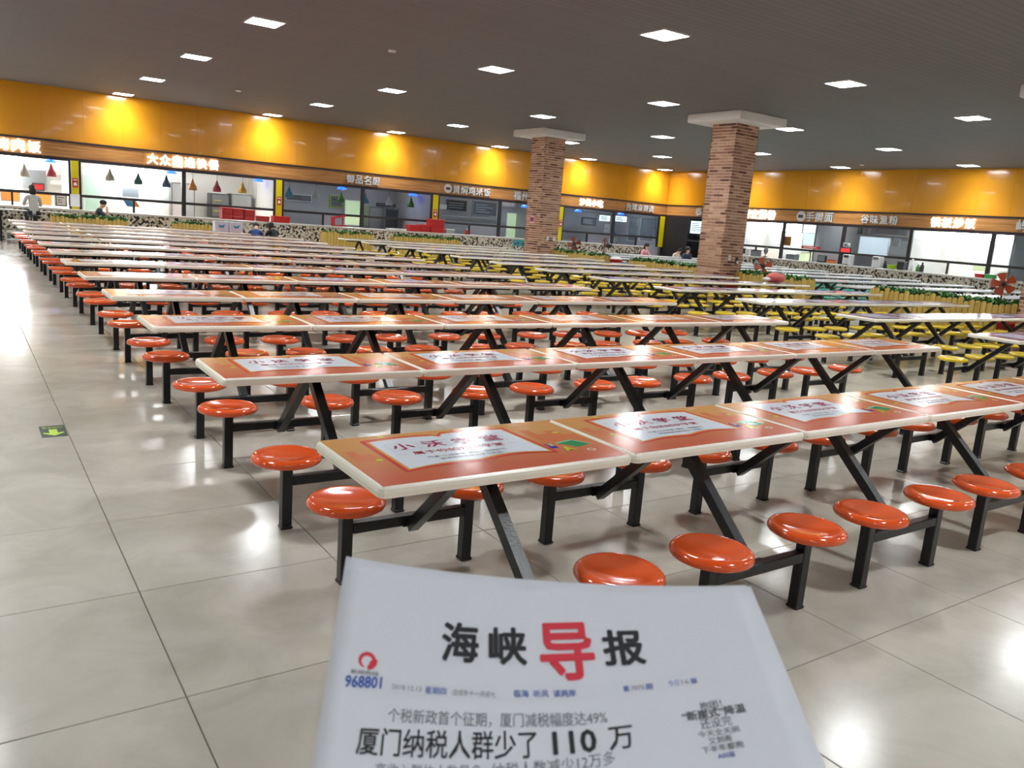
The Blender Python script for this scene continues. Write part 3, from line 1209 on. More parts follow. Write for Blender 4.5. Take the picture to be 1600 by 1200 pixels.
def sheet_grid(lift, e=(0, 0, 0, 0), nu=24, nv=20, v1=1.62):
    mb = MB()
    for j in range(nv + 1):
        for i in range(nu + 1):
            mb.v.append(tuple(paper(-e[0] + (1 + e[0] + e[1]) * i / nu, -e[2] + (v1 + e[2]) * j / nv, lift)))
    k = len(mb.v)
    for j in range(nv + 1):
        for i in range(nu + 1):
            mb.v.append(tuple(paper(-e[0] + (1 + e[0] + e[1]) * i / nu, -e[2] + (v1 + e[2]) * j / nv, lift - 0.0007)))
    w = nu + 1
    for j in range(nv):
        for i in range(nu):
            a = j * w + i
            mb.face((a, a + 1, a + w + 1, a + w), 0, True)
            mb.face((k + a, k + a + w, k + a + w + 1, k + a + 1), 0, True)
    for i in range(nu):
        mb.face((i, k + i, k + i + 1, i + 1))
        a = nv * w + i
        mb.face((a, a + 1, k + a + 1, k + a))
    for j in range(nv):
        a = j * w
        mb.face((a, a + w, k + a + w, k + a))
        a = j * w + nu
        mb.face((a, k + a, k + a + w, a + w))
    return mb


news = empty('newspaper', NP0)
tag(news, 'folded Chinese newspaper held up in the foreground', 'newspaper')
page = obj('front_page', sheet_grid(0.0), 'paper', news)
obj('inner_sheet', sheet_grid(-0.0016, (-0.004, 0.012, -0.004)), 'paper', news)
obj('inner_sheet', sheet_grid(-0.0032, (-0.002, 0.006, -0.008)), 'paper', news)
mat('ink_black', (38, 38, 42), 0.7)
mat('ink_soft', (104, 106, 112), 0.7)
mat('ink_news_red', (206, 52, 68), 0.7)
mat('ink_news_blue', (52, 84, 170), 0.7)
mat('ink_ghost', (206, 208, 212), 0.75)


def news_text(name, m, items):
    for (s, u0, v0, u1, v1, hv, bold) in items:
        mb = MB()
        a, b, c, d = text_box(s, bold)
        def fn(x, y, z):
            t_ = (x - a) / (b - a)
            yy = (y - (c + d) / 2) / (d - c)
            return paper(u0 + (u1 - u0) * t_, v0 + (v1 - v0) * t_ - yy * hv, 0.0005 + z * 0.015)
        add_text(mb, s, fn, 0, bold)
        obj(name, mb, m, page)


news_text('masthead_character', 'ink_black', [('海', 0.247, 0.372, 0.333, 0.366, 0.20, 0.03), ('峡', 0.355, 0.372, 0.443, 0.364, 0.19, 0.03), ('报', 0.618, 0.353, 0.714, 0.346, 0.185, 0.03)])
news_text('masthead_character', 'ink_news_red', [('导', 0.472, 0.385, 0.598, 0.363, 0.29, 0.028)])
news_text('headline', 'ink_black', [('厦门纳税人群少了', 0.083, 0.866, 0.455, 0.800, 0.115, 0.016), ('110', 0.487, 0.796, 0.579, 0.782, 0.10, 0.03), ('万', 0.604, 0.780, 0.656, 0.771, 0.10, 0.016)])
news_text('kicker_line', 'ink_soft', [('个税新政首个征期，厦门减税幅度达49%', 0.141, 0.742, 0.607, 0.682, 0.062, 0.002), ('高收入群体人数最多', 0.126, 0.972, 0.34, 0.926, 0.058, 0.002), ('纳税人数减少12万多', 0.36, 0.918, 0.612, 0.858, 0.058, 0.004)])
news_text('side_story_line', 'ink_soft', [('抱团！', 0.805, 0.662, 0.852, 0.655, 0.036, 0.01), ('“断崖式”降温', 0.763, 0.705, 0.898, 0.690, 0.046, 0.03), ('还没完', 0.797, 0.746, 0.862, 0.740, 0.046, 0.004),
                                     ('今天全天阴', 0.787, 0.792, 0.872, 0.784, 0.03, 0.004), ('又到雨', 0.805, 0.826, 0.852, 0.820, 0.03, 0.01), ('下半年都抱', 0.787, 0.862, 0.872, 0.852, 0.03, 0.01)])
news_text('blue_lettering', 'ink_news_blue', [('968801', 0.041, 0.620, 0.121, 0.604, 0.056, 0.03), ('星期四', 0.216, 0.613, 0.262, 0.609, 0.032, 0.01), ('临海  听风  读两岸', 0.41, 0.591, 0.546, 0.575, 0.034, 0.015),
                                         ('第', 0.65, 0.556, 0.664, 0.554, 0.03, 0.01), ('期', 0.70, 0.549, 0.716, 0.547, 0.03, 0.01), ('今日', 0.75, 0.540, 0.774, 0.537, 0.03, 0.0), ('版', 0.80, 0.534, 0.815, 0.532, 0.03, 0.01), ('A05版', 0.815, 0.894, 0.85, 0.89, 0.026, 0.01)])
news_text('small_lettering', 'ink_soft', [('2018.12.13', 0.143, 0.614, 0.208, 0.612, 0.022, 0.0), ('戊戌年十一月初七', 0.275, 0.609, 0.371, 0.603, 0.028, 0.0), ('7075', 0.668, 0.553, 0.697, 0.550, 0.02, 0.0), ('16', 0.78, 0.536, 0.796, 0.535, 0.02, 0.0), ('新闻热线', 0.05, 0.572, 0.112, 0.566, 0.022, 0.01)])
# fine rules above and below the date line
rl = MB()
for dv in (0.0, 0.05):
    n = len(rl.v)
    for i in range(41):
        u = 0.07 + 0.79 * i / 40
        v = 0.596 + dv - 0.115 * ((u - 0.07) / 0.79) ** 1.5
        rl.v += [tuple(paper(u, v, 0.0005)), tuple(paper(u, v + 0.004, 0.0005))]
    for i in range(40):
        rl.face((n + 2 * i, n + 2 * i + 1, n + 2 * i + 3, n + 2 * i + 2))
obj('rule_lines', rl, 'ink_ghost', page)
# red swirl emblem
sw = MB()
n = 0
K = 26
for i in range(K + 1):
    a = math.radians(250 - 330 * i / K)
    r0 = 0.016
    wd = 0.0045 * math.sin(math.pi * (0.12 + 0.8 * i / K)) + (0.004 if i > 18 else 0)
    for rr_ in (r0 - wd, r0 + wd):
        sw.v.append(tuple(paper(0.083 + rr_ * math.cos(a), 0.512 - rr_ * 2.05 * math.sin(a), 0.0005)))
for i in range(K):
    sw.face((2 * i, 2 * i + 1, 2 * i + 3, 2 * i + 2))
c0 = len(sw.v)
for i in range(14):
    a = 2 * math.pi * i / 14
    sw.v.append(tuple(paper(0.0955 + 0.0075 * math.cos(a), 0.524 - 0.0155 * math.sin(a), 0.0006)))
sw.face([c0 + i for i in range(14)])
obj('swirl_emblem', sw, 'ink_news_red', page)

# ------------------------------------------------------------------ shop signs
mat('badge_dark', (96, 60, 54), 0.5)


def sign(chars, label, side, p0, p1, zc, lit, disc=False, tilt=0.0):
    """raised letters on the wooden band; p0..p1 along the wall as read"""
    n = len(chars) + (1 if disc else 0)
    L = abs(p1 - p0)
    cell = L / n
    if side == 'b':
        root = empty('shop_sign', (p0, YW - 0.021, zc))
    else:
        root = empty('shop_sign', (XW - 0.021, p0, zc), -math.pi / 2)
    tag(root, label, 'sign', 'raised shop signs')
    x = 0.0
    if disc:
        r = cell * 0.47
        d_ = obj('badge', MB().lathe([(0.005, -0.05), (r * 0.96, -0.05), (r, -0.04), (r, 0.0), (0.005, 0.0)], 28, 0, (r, 0, 0), 'y', False), 'sign_unlit', root)
        obj('badge_band', MB().bbox(r * 0.45, -0.056, -r * 0.3, r * 1.55, -0.05, r * 0.3, 0.002), 'badge_dark', d_)
        x += cell
    for ch in chars:
        a, b, c, d = text_box(ch, 0.022)
        k = min(cell * 0.86 / (b - a), 0.40 / (d - c))
        mb = MB()
        cx, cy = (a + b) / 2, (c + d) / 2
        add_text(mb, ch, lambda X_, Y_, Z_: (x + cell / 2 + (X_ - cx) * k, -0.028 - Z_ * k, (Y_ - cy) * k * 1.02), 0, 0.022, 0.06)
        obj('character', mb, 'sign_lit' if lit else 'sign_unlit', root)
        x += cell
    return root


sign('烤肉饭', 'brightly lit white sign of the stall at the left edge', 'b', 1.08, 2.38, 2.955, True)
sign('大众自选快餐', 'brightly lit white six-character shop sign on the wooden band', 'b', 5.5, 7.95, 2.95, True)
sign('御品名厨', 'unlit grey four-character sign above the dim stall', 'b', 12.8, 14.27, 2.95, False)
sign('黄焖鸡米饭', 'unlit sign with oval badge and five characters', 'b', 17.25, 19.6, 2.95, False, True)
sign('福州鱼丸', 'unlit sign partly hidden by the farther brick column', 'b', 20.8, 22.6, 2.95, False)
sign('沙县小吃', 'brightly lit sign right of the farther brick column', 'b', 24.65, 26.15, 2.95, True)
sign('台湾麻辣烫', 'unlit five-character sign nearest the room corner', 'b', 27.6, 29.55, 2.95, False)
sign('泰', 'unlit sign character just left of the nearer brick column', 'r', 28.95, 28.45, 2.95, False)
sign('阿宏肠粉', 'brightly lit sign right of the nearer brick column', 'r', 26.0, 24.05, 2.95, True)
sign('手擀面', 'unlit sign with round badge and three characters', 'r', 22.95, 21.1, 2.95, False, True)
sign('谷味渔粉', 'unlit four-character sign on the right wall', 'r', 19.85, 18.22, 2.95, False)
sign('铁板炒饭', 'brightly lit sign near the right edge of the photo', 'r', 16.95, 15.25, 2.95, True)
sign('屿', 'unlit sign character cut by the right edge of the photo', 'r', 13.95, 13.4, 2.95, False)

# ------------------------------------------------------------------ picket planters
rp = random.Random(5)
PK = []
for v in range(5):
    h = 0.87 + 0.02 * v - 0.02
    w = 0.0535
    pts = [(-w, 0), (w, 0), (w, h - 0.045)] + [(w * math.cos(math.radians(a)), h - 0.045 + 0.045 * math.sin(math.radians(a))) for a in (30, 60, 90, 120, 150)] + [(-w, h - 0.045)]
    PK.append(MB().prism_y(pts, -0.011, 0.011).mesh('picket', 'picket_wood'))


def foliage(L, dep, z, seed, dens=300):
    r = random.Random(seed)
    mb = MB()
    for i in range(int(L * dens)):
        x, y = r.uniform(0.03, L - 0.03), r.uniform(0.05, dep - 0.05)
        a, t, s = r.uniform(0, 6.28), r.uniform(0.2, 1.1), r.uniform(0.08, 0.15)
        zz = z + r.uniform(-0.05, 0.06)
        dx, dy = math.cos(a), math.sin(a)
        px, py = -dy * s * 0.28, dx * s * 0.28
        ex, ey, ez = dx * s * math.cos(t), dy * s * math.cos(t), s * math.sin(t)
        n = len(mb.v)
        mb.v += [(x, y, zz), (x + ex * .5 + px, y + ey * .5 + py, zz + ez * .6), (x + ex, y + ey, zz + ez), (x + ex * .5 - px, y + ey * .5 - py, zz + ez * .6)]
        mb.face((n, n + 1, n + 2, n + 3), 0 if r.random() < .7 else 1)
    return mb


def planter(loc, rz, L, label, dep=0.42, full=True):
    """box of pickets; local x along its length, pickets on the -y side and both ends"""
    root = empty('picket_planter', loc, rz)
    tag(root, label, 'planter', 'picket fence planters')
    obj('trough', MB().box(0.03, 0.03, 0.02, L - 0.03, dep - 0.03, 0.80), 'trough_wood', root)
    n = max(1, round(L / 0.119))
    st = L / n
    for i in range(n):
        o = link('picket', rp.choice(PK), root, (st * (i + 0.5), 0.012, 0))
        o.scale = (st / 0.119, 1, 1)
    m = round(dep / 0.119)
    for ex, sgn in ((0.012, 1), (L - 0.012, -1)):
        for i in range(m):
            o = link('picket', rp.choice(PK), root, (ex, 0.03 + (dep - 0.05) / m * (i + 0.5), 0), math.pi / 2)
    obj('rear_board', MB().box(0, dep - 0.022, 0.02, L, dep, 0.84), 'picket_wood', root)
    f = obj('foliage', foliage(L, dep, 0.84, int(L * 100 + loc[0] * 7)), ['leaf', 'leaf_light'], root)
    f['kind'] = 'stuff'
    return root


FX = 17.28
# local +x must run towards -Y so that pickets (local -y) face -X
for y1, y0, lab in ((23.02, 20.2, 'picket planter with green leaves right of the farther brick column'),
                    (19.0, 15.62, 'picket planter with green leaves left of the nearer brick column'),
                    (14.72, 12.5, 'picket planter with green leaves right of the nearer brick column'),
                    (10.75, 7.32, 'long picket planter with leaves below the orange fan at right')):
    planter((FX, y1, 0), -math.pi / 2, y1 - y0, lab)
for x0, x1, lab in ((2.35, 4.5, 'leftmost picket planter before the back counter'),
                    (5.85, 7.5, 'picket planter behind the white cartons'),
                    (10.95, 12.9, 'picket planter at the end of the middle aisle'),
                    (13.75, 16.7, 'picket planter under the stacked red crates')):
    planter((x0, 28.3, 0), 0.0, x1 - x0, lab, 0.4)

# ------------------------------------------------------------------ pedestal fans
mat('fan_orange', (214, 88, 38), 0.35)
mat('fan_rust', (150, 62, 40), 0.4)
mat('wire', (120, 112, 108), 0.4, metal=0.5)


def fan(loc, rz, z, label, blades, bm, r=0.26, tilt=0.0):
    root = empty('pedestal_fan', loc, rz)
    tag(root, label, 'fan', 'pedestal fans')
    obj('base', MB().lathe([(0.01, 0.0), (0.2, 0.0), (0.2, 0.02), (0.05, 0.05), (0.01, 0.05)], 20), 'dark_plastic', root)
    obj('pole', MB().tube((0, 0, 0.04), (0, 0, z - 0.06), 0.018), 'dark_plastic', root)
    obj('motor', MB().lathe([(0.01, 0.05), (0.06, 0.05), (0.085, 0.09), (0.085, 0.2), (0.05, 0.25), (0.01, 0.26)], 16, 0, (0, 0, z), 'y'), 'dark_plastic', root)
    hub = obj('hub', MB().lathe([(0.005, -0.03), (0.045, -0.03), (0.055, 0.0), (0.055, 0.04), (0.005, 0.05)], 16, 0, (0, 0, z), 'y'), 'dark_plastic', root)
    pts = []
    for a in range(0, 13):
        t = a / 12
        ang = math.radians(-26 + 52 * (0.5 - 0.5 * math.cos(math.pi * t)))
        rad = r * (0.9 if 0.15 < t < 0.85 else 0.8 if 0.05 < t < 0.95 else 0.62)
        pts.append((rad * math.sin(ang), rad * math.cos(ang)))
    prof = [(0.03, 0.05)] + pts[::-1] + [(-0.03, 0.05)]
    for k in range(blades):
        th = 2 * math.pi * k / blades + 0.3
        mb = MB()
        c, s = math.cos(th), math.sin(th)
        front, back = [], []
        for (x, y) in prof:
            yy = x * 0.35
            front.append((x * c - y * s, yy - 0.004, z + x * s + y * c))
            back.append((x * c - y * s, yy + 0.004, z + x * s + y * c))
        mb.rings([front, back])
        obj('blade', mb, bm, root)
    cage = MB()
    for yy, rr in ((-0.07, r * 0.72), (-0.05, r * 0.92), (0.0, r), (0.06, r * 0.9)):
        n = 36
        for i in range(n):
            a, b = 2 * math.pi * i / n, 2 * math.pi * (i + 1) / n
            cage.tube((rr * math.cos(a), yy, z + rr * math.sin(a)), (rr * math.cos(b), yy, z + rr * math.sin(b)), 0.003, n=4, cap=False)
    for i in range(18):
        a = 2 * math.pi * i / 18
        q = [(0.05, -0.085), (r * 0.72, -0.07), (r * 0.92, -0.05), (r, 0.0), (r * 0.9, 0.06), (0.06, 0.1)]
        for (r0, y0), (r1, y1) in zip(q, q[1:]):
            cage.tube((r0 * math.cos(a), y0, z + r0 * math.sin(a)), (r1 * math.cos(a), y1, z + r1 * math.sin(a)), 0.002, n=4, cap=False)
    obj('cage', cage, 'wire', root)
    return root


fan((18.05, 22.75, 0), -0.6, 1.17, 'rust-bladed pedestal fan right of the farther column, facing the camera', 4, 'fan_rust')
fan((18.05, 21.1, 0), -1.75 - 0.4, 1.22, 'rust pedestal fan turned sideways behind the far planter', 4, 'fan_rust')
fan((18.05, 14.45, 0), -0.7, 1.09, 'orange-bladed pedestal fan just right of the nearer column', 4, 'fan_orange')
fan((18.05, 8.25, 0), -1.0, 1.25, 'orange five-bladed pedestal fan at the right edge', 5, 'fan_orange')

# ------------------------------------------------------------------ bins
def bin_(loc, h, r, label, m='red_paint', bag=True):
    o = empty('waste_bin', loc)
    tag(o, label, 'bin', 'red waste bins')
    obj('bucket', MB().lathe([(0.01, 0.0), (r * 0.8, 0.0), (r, h), (r * 1.06, h), (r * 1.06, h - 0.03), (r * 0.98, h - 0.03), (r * 0.78, 0.03), (0.01, 0.03)], 20), m, o)
    if bag:
        obj('bin_bag', MB().ball((0, 0, h), r * 0.95, r * 0.95, 0.09), 'white_plastic', o)
    return o


bin_((16.95, 14.5, 0), 0.62, 0.17, 'dark red waste bin at the foot of the nearer column', bag=False)
bin_((17.3, 19.6, 0), 0.84, 0.2, 'bright red waste bin with bag between two picket planters', 'red_plastic')
bin_((16.95, 7.55, 0), 0.55, 0.18, 'dark red waste bin at the foot of the right-edge column', bag=False)

# ------------------------------------------------------------------ things on tables and counters
mat('pink_cloth', (206, 96, 88), 0.6)
mat('carton_white', (214, 220, 232), 0.6)
mat('carton_blue', (66, 140, 190), 0.6)
bag = MB()
for k_, (cx, cy, rx, ry, rz_) in enumerate(((0, 0, 0.3, 0.17, 0.12), (0.12, 0.02, 0.2, 0.14, 0.1), (-0.14, 0.0, 0.16, 0.12, 0.09))):
    bag.ball((cx, cy, rz_ * 0.9), rx, ry, rz_)
b_ = empty('shoulder_bag', (16.05, 12.45, ZT + 0.02))
tag(b_, 'slumped salmon-pink bag lying on a yellow-stool table', 'bag')
obj('bag_body', bag, 'pink_cloth', b_)
obj('bag_flap', MB().ball((-0.26, 0.02, 0.07), 0.13, 0.1, 0.05), 'white_plastic', b_)
for k_, (x, y) in enumerate(((6.65, 25.75), (7.07, 25.72))):
    c_ = empty('carton', (x, y, ZT + 0.006), 0.1 * k_)
    tag(c_, 'white carton with blue print on the last orange-stool table, %s one' % ('left', 'right')[k_], 'carton', 'white cartons')
    obj('box', MB().bbox(-0.2, -0.14, 0, 0.2, 0.14, 0.3, 0.006), 'carton_white', c_)
    obj('print_mark', MB().prism_y([(-0.1, 0.2), (-0.06, 0.12), (0.06, 0.12), (0.1, 0.22), (0.0, 0.18)], -0.144, -0.14), 'carton_blue', c_)


def crate(px, py, w, h, d, label, y=30.66, m='red_plastic'):
    P = on_back(px, py, y)
    o = empty('crate', (P.x, y, 1.07))
    tag(o, label, 'crate', 'red plastic crates')
    mb = MB().bbox(-w / 2, -d / 2, 0, w / 2, d / 2, h, 0.012)
    obj('crate_body', mb, m, o)
    rb = MB()
    for q in (0.25, 0.6):
        rb.bbox(-w / 2 - 0.008, -d / 2 - 0.008, h * q, w / 2 + 0.008, d / 2 + 0.008, h * q + 0.025, 0.004)
    rb.bbox(-w / 2 - 0.012, -d / 2 - 0.012, h - 0.04, w / 2 + 0.012, d / 2 + 0.012, h - 0.005, 0.006)
    obj('crate_ribs', rb, m, o)
    return o


crate(353, 333, 0.36, 0.42, 0.4, 'leftmost of three dark red crates on the back counter', m='red_paint')
crate(370, 335, 0.36, 0.42, 0.4, 'middle of three dark red crates on the back counter', m='red_paint')
crate(388, 336, 0.36, 0.40, 0.4, 'rightmost of three dark red crates on the back counter', m='red_paint')
crate(410, 342, 0.4, 0.2, 0.4, 'low dark red crate behind the slumped person in black', m='red_paint')
crate(438, 344, 0.6, 0.24, 0.4, 'low bright red crate at the second yellow pillar')
crate(645, 360, 0.5, 0.26, 0.4, 'small bright red crate, left of the tall ones')
crate(661, 361, 0.42, 0.3, 0.4, 'middle bright red crate beside the third yellow pillar')
crate(680, 358, 0.62, 0.56, 0.45, 'tall bright red crate before the third yellow pillar')
# overturned red plastic stool
P = on_back(529, 352, 30.62)
o = empty('plastic_stool', (P.x, 30.62, 1.07))
tag(o, 'red plastic stool lying on its side on the back counter', 'stool')
obj('seat', MB().bbox(-0.26, -0.15, 0.0, -0.2, 0.15, 0.36, 0.02), 'red_plastic', o)
for yy in (-0.14, 0.1):
    for zz in (0.0, 0.30):
        lg_ = MB().beam((-0.22, yy + 0.02, zz + 0.03), (0.26, yy + 0.02, zz * 1.15 + 0.03 + (0.05 if zz else 0)), 0.045, 0.045)
        obj('leg', lg_, 'red_plastic', o)
obj('leg_brace', MB().box(0.1, -0.12, 0.03, 0.14, -0.09, 0.36), 'red_plastic', o)
# tray, steel box, sauce bottle
P = on_back(640, 367, 30.6)
o = empty('tray', (P.x - 0.55, 30.55, 1.07)); tag(o, 'white flat tray on the counter beside the red crates', 'tray')
obj('tray_dish', MB().bbox(-0.5, -0.15, 0, 0.3, 0.15, 0.05, 0.015), 'white_plastic', o)
obj('tray_rim', MB().bbox(-0.52, -0.17, 0.05, 0.32, 0.17, 0.065, 0.005), 'white_plastic', o)
P = on_back(684, 366, 30.5)
o = empty('steel_box', (P.x + 0.55, 30.5, 1.07)); tag(o, 'small steel box right of the tall red crate', 'box')
obj('box_body', MB().bbox(-0.2, -0.1, 0, 0.2, 0.1, 0.16, 0.008), 'steel', o)
obj('box_lid', MB().bbox(-0.22, -0.115, 0.16, 0.22, 0.115, 0.19, 0.006), 'white_plastic', o)


def bottle(loc, h, r, m, cap, label):
    o = empty('bottle', loc)
    tag(o, label, 'bottle')
    obj('bottle_body', MB().lathe([(0.005, 0), (r, 0), (r, h * .62), (r * .4, h * .8), (r * .4, h * .88), (0.005, h * .88)], 14), m, o)
    obj('bottle_cap', MB().lathe([(0.005, h * .88), (r * .5, h * .88), (r * .5, h), (0.005, h)], 12), cap, o)


P = on_back(729, 366, 30.7)
bottle((P.x, 30.7, 1.07), 0.24, 0.07, 'red_plastic', 'white_plastic', 'small red bottle on the back counter left of the far column')
# teal banner hung on the counter front
P0, P1 = on_back(802, 376, 30.4), on_back(826, 384, 30.4)
mat('banner_teal', (70, 160, 172), 0.5)
o = empty('banner', (P0.x, 30.405, 0.72)); tag(o, 'teal banner hanging on the counter front beside the farther column', 'banner')
obj('banner_cloth', MB().box(0, -0.012, 0, 0.95, 0, 0.34), 'banner_teal', o)
mk = MB()
for k_ in range(6):
    mk.box(0.08 + 0.14 * k_, -0.015, 0.05 + 0.03 * (k_ % 3), 0.16 + 0.14 * k_, -0.012, 0.12 + 0.05 * (k_ % 2))
obj('banner_print', mk, 'dark_plastic', o)
# narrow bar table before the back counter, at the left
o = empty('bar_table', (-0.5, 29.35, 0)); tag(o, 'narrow pale bar table before the left end of the back counter', 'table')
obj('tabletop', MB().bbox(0, 0, 0.93, 3.4, 0.42, 0.975, 0.01), 'worktop', o)
for x_ in (0.15, 1.6, 3.2):
    obj('leg', MB().box(x_ - 0.03, 0.18, 0, x_ + 0.03, 0.24, 0.93), 'black_steel', o)
# low bench at the left end of the rows
o = empty('bench', (1.2, 28.6, 0)); tag(o, 'low pale bench at the far left before the mosaic counter', 'bench')
obj('bench_seat', MB().bbox(0, 0, 0.30, 0.48, 0.35, 0.36, 0.01), 'worktop', o)
obj('bench_shelf', MB().bbox(0, 0.02, 0.08, 0.48, 0.33, 0.13, 0.01), 'worktop', o)
for x_ in (0.06, 0.42):
    obj('leg', MB().box(x_ - 0.04, 0.05, 0, x_ + 0.04, 0.3, 0.3), 'grey_plastic', o)

# ------------------------------------------------------------------ stall fittings
def at(side, px, py, depth):
    return on_back(px, py, YW + depth) if side == 'b' else on_right(px, py, XW + depth)


RZ = {'b': 0.0, 'r': -math.pi / 2}
for nm, c in (('pale', (214, 200, 176)), ('red', (196, 56, 66)), ('green', (84, 140, 62)), ('navy', (62, 76, 104)), ('orange', (224, 140, 66)), ('crimson', (178, 52, 72)),
              ('yellow', (222, 172, 56)), ('blue', (96, 164, 196)), ('white', (206, 204, 200)), ('bottle', (70, 104, 92))):
    mat('shade_' + nm, c, 0.4)


def pendant(px, py, c, label, h=0.42, r=0.15, depth=0.7):
    P = at('b', px, py, depth)
    o = empty('pendant_lamp', (P.x, P.y, P.z - h / 2))
    tag(o, label, 'lamp', 'pendant lamps in the stalls')
    obj('shade', MB().lathe([(r * 0.93, 0.0), (r, 0.0), (r * 0.97, h * 0.3), (r * 0.45, h * 0.62), (r * 0.16, h * 0.95), (0.01, h), (0.008, h - 0.02), (r * 0.38, h * 0.58), (r * 0.9, h * 0.28)], 18), 'shade_' + c, o)
    obj('cord', MB().tube((0, 0, h - 0.01), (0, 0, 3.095 - (P.z - h / 2)), 0.006, n=6), 'dark_plastic', o)


for px, py, c, lab in ((38, 266, 'pale', 'pale pendant lamp in the leftmost stall'), (80, 266, 'red', 'red pendant lamp in the leftmost stall'),
                       (172, 273, 'pale', 'pale pendant lamp beside the pale green door'), (216, 279, 'bottle', 'bottle green pendant lamp in the bright stall'),
                       (260, 283, 'navy', 'navy pendant lamp in the bright stall'), (301, 288, 'orange', 'orange pendant lamp in the bright stall'),
                       (339, 291, 'crimson', 'crimson pendant lamp in the bright stall'), (379, 293, 'yellow', 'yellow pendant lamp in the bright stall'),
                       (452, 300, 'blue', 'light blue pendant lamp, left one of the dim stall'), (494, 301, 'white', 'white pendant lamp, left one of the dim stall'),
                       (533, 308, 'green', 'green pendant lamp, left one of the dim stall'), (571, 310, 'blue', 'light blue pendant lamp, right one of the dim stall'),
                       (608, 313, 'white', 'white pendant lamp, right one of the dim stall'), (642, 316, 'green', 'green pendant lamp, right one of the dim stall')):
    pendant(px, py, c, lab)
mat('blue_glow', (60, 110, 255), 0.4, emit=5.0, emit_rgb=(30, 80, 255))
for px, py, lab in ((78, 251, 'blue dome lamp in the leftmost stall'), (268, 269, 'blue dome lamp left of the first mullion'), (404, 283, 'blue dome lamp at the right of the bright stall'),
                    (534, 296, 'blue dome lamp, left one of the dim stall'), (645, 306, 'blue dome lamp, right one of the dim stall'), (820, 324, 'blue dome lamp left of the farther column'),
                    (903, 331, 'blue dome lamp right of the farther column'), (970, 334, 'blue dome lamp near the white notices')):
    P = at('b', px, py, 1.3)
    o = empty('dome_lamp', (P.x, P.y, min(P.z, 2.55)))
    tag(o, lab, 'lamp', 'blue dome lamps')
    obj('dome', MB().lathe([(0.01, 0.12), (0.10, 0.10), (0.17, 0.05), (0.19, 0.0), (0.01, 0.0)], 18), 'blue_glow', o)
    obj('stem', MB().tube((0, 0, 0.11), (0, 0, 3.095 - o.location.z), 0.008, n=6), 'dark_plastic', o)

mat('light_box', (255, 255, 255), 0.5, emit=20.0)
mat('door_green', (190, 214, 196), 0.5)
mat('pale_glow', (232, 240, 244), 0.4, emit=1.6)  # glow of the menu screen, also put into the paper notices' colour
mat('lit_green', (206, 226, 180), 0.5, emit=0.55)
mat('partition_glow', (220, 232, 240), 0.5, emit=0.5)  # partitions are no lamps; a faint glow is put into their colour
mat('steel_dark', (128, 130, 130), 0.35, metal=0.6)
mat('amber', (240, 150, 70), 0.4, emit=0.8)


def panel(name, side, px0, py0, px1, py1, depth, m, label, cat, thick=0.05, frame=None, group=None, lines=None):
    """board facing the hall; opposite corners given where they are seen, at a real depth behind the shopfront"""
    A, B = at(side, px0, py0, depth), at(side, px1, py1, depth)
    w = abs(B.x - A.x) if side == 'b' else abs(A.y - B.y)
    h = abs(A.z - B.z)
    o = empty(name, (A.x, A.y, min(A.z, B.z)), RZ[side])
    tag(o, label, cat, group)
    obj('board', MB().bbox(0, 0, 0, w, thick, h, 0.004), m, o)
    if frame:
        f = MB()
        t = 0.035
        f.box(-t, -0.01, -t, w + t, thick, 0.0).box(-t, -0.01, h, w + t, thick, h + t).box(-t, -0.01, 0, 0, thick, h).box(w, -0.01, 0, w + t, thick, h)
        obj('frame', f, frame, o)
    if lines:
        f = MB()
        r_ = random.Random(int(px0))
        for q in range(lines[0]):
            zz = h * (0.15 + 0.7 * (q + 0.5) / lines[0])
            f.box(w * 0.12, -0.006, zz - 0.012, w * r_.uniform(0.5, 0.88), 0, zz + 0.012)
        obj('print_lines', f, lines[1], o)
    return o


BK = 3.64
# leftmost stall
panel('extractor_hood', 'b', 28, 264, 73, 297, 3.3, 'steel_dark', 'grey extractor panel in the leftmost stall', 'hood', 0.2, 'steel')
panel('wall_shelf', 'b', 84, 268, 103, 271, 3.4, 'lime_plastic', 'upper green shelf strip in the leftmost stall', 'shelf', 0.05, 'white_plastic')
panel('wall_shelf', 'b', 80, 284, 103, 287, 3.4, 'lime_plastic', 'lower green shelf strip in the leftmost stall', 'shelf', 0.05, 'white_plastic')
panel('red_box', 'b', 52, 287, 68, 297, 2.4, 'red_paint', 'brick red box hanging in the leftmost stall', 'box', 0.3, 'dark_plastic')
panel('display_case', 'b', 2, 298, 30, 314, 0.7, 'amber', 'glowing warm food case at the left edge', 'food case', 0.35, 'white_plastic')
panel('display_case', 'b', 55, 302, 80, 320, 0.7, 'amber', 'glowing warm food case right of the person in grey', 'food case', 0.35, 'white_plastic')
panel('tray_rack', 'b', 88, 304, 103, 321, 1.2, 'steel', 'steel tray rack left of the leftmost yellow pillar', 'rack', 0.4, 'dark_plastic', None, (3, 'dark_plastic'))
panel('menu_lightbox', 'b', -60, 224, 34, 293, 2.4, 'light_box', 'glowing white light box at the left edge', 'light box', 0.12, 'white_plastic')
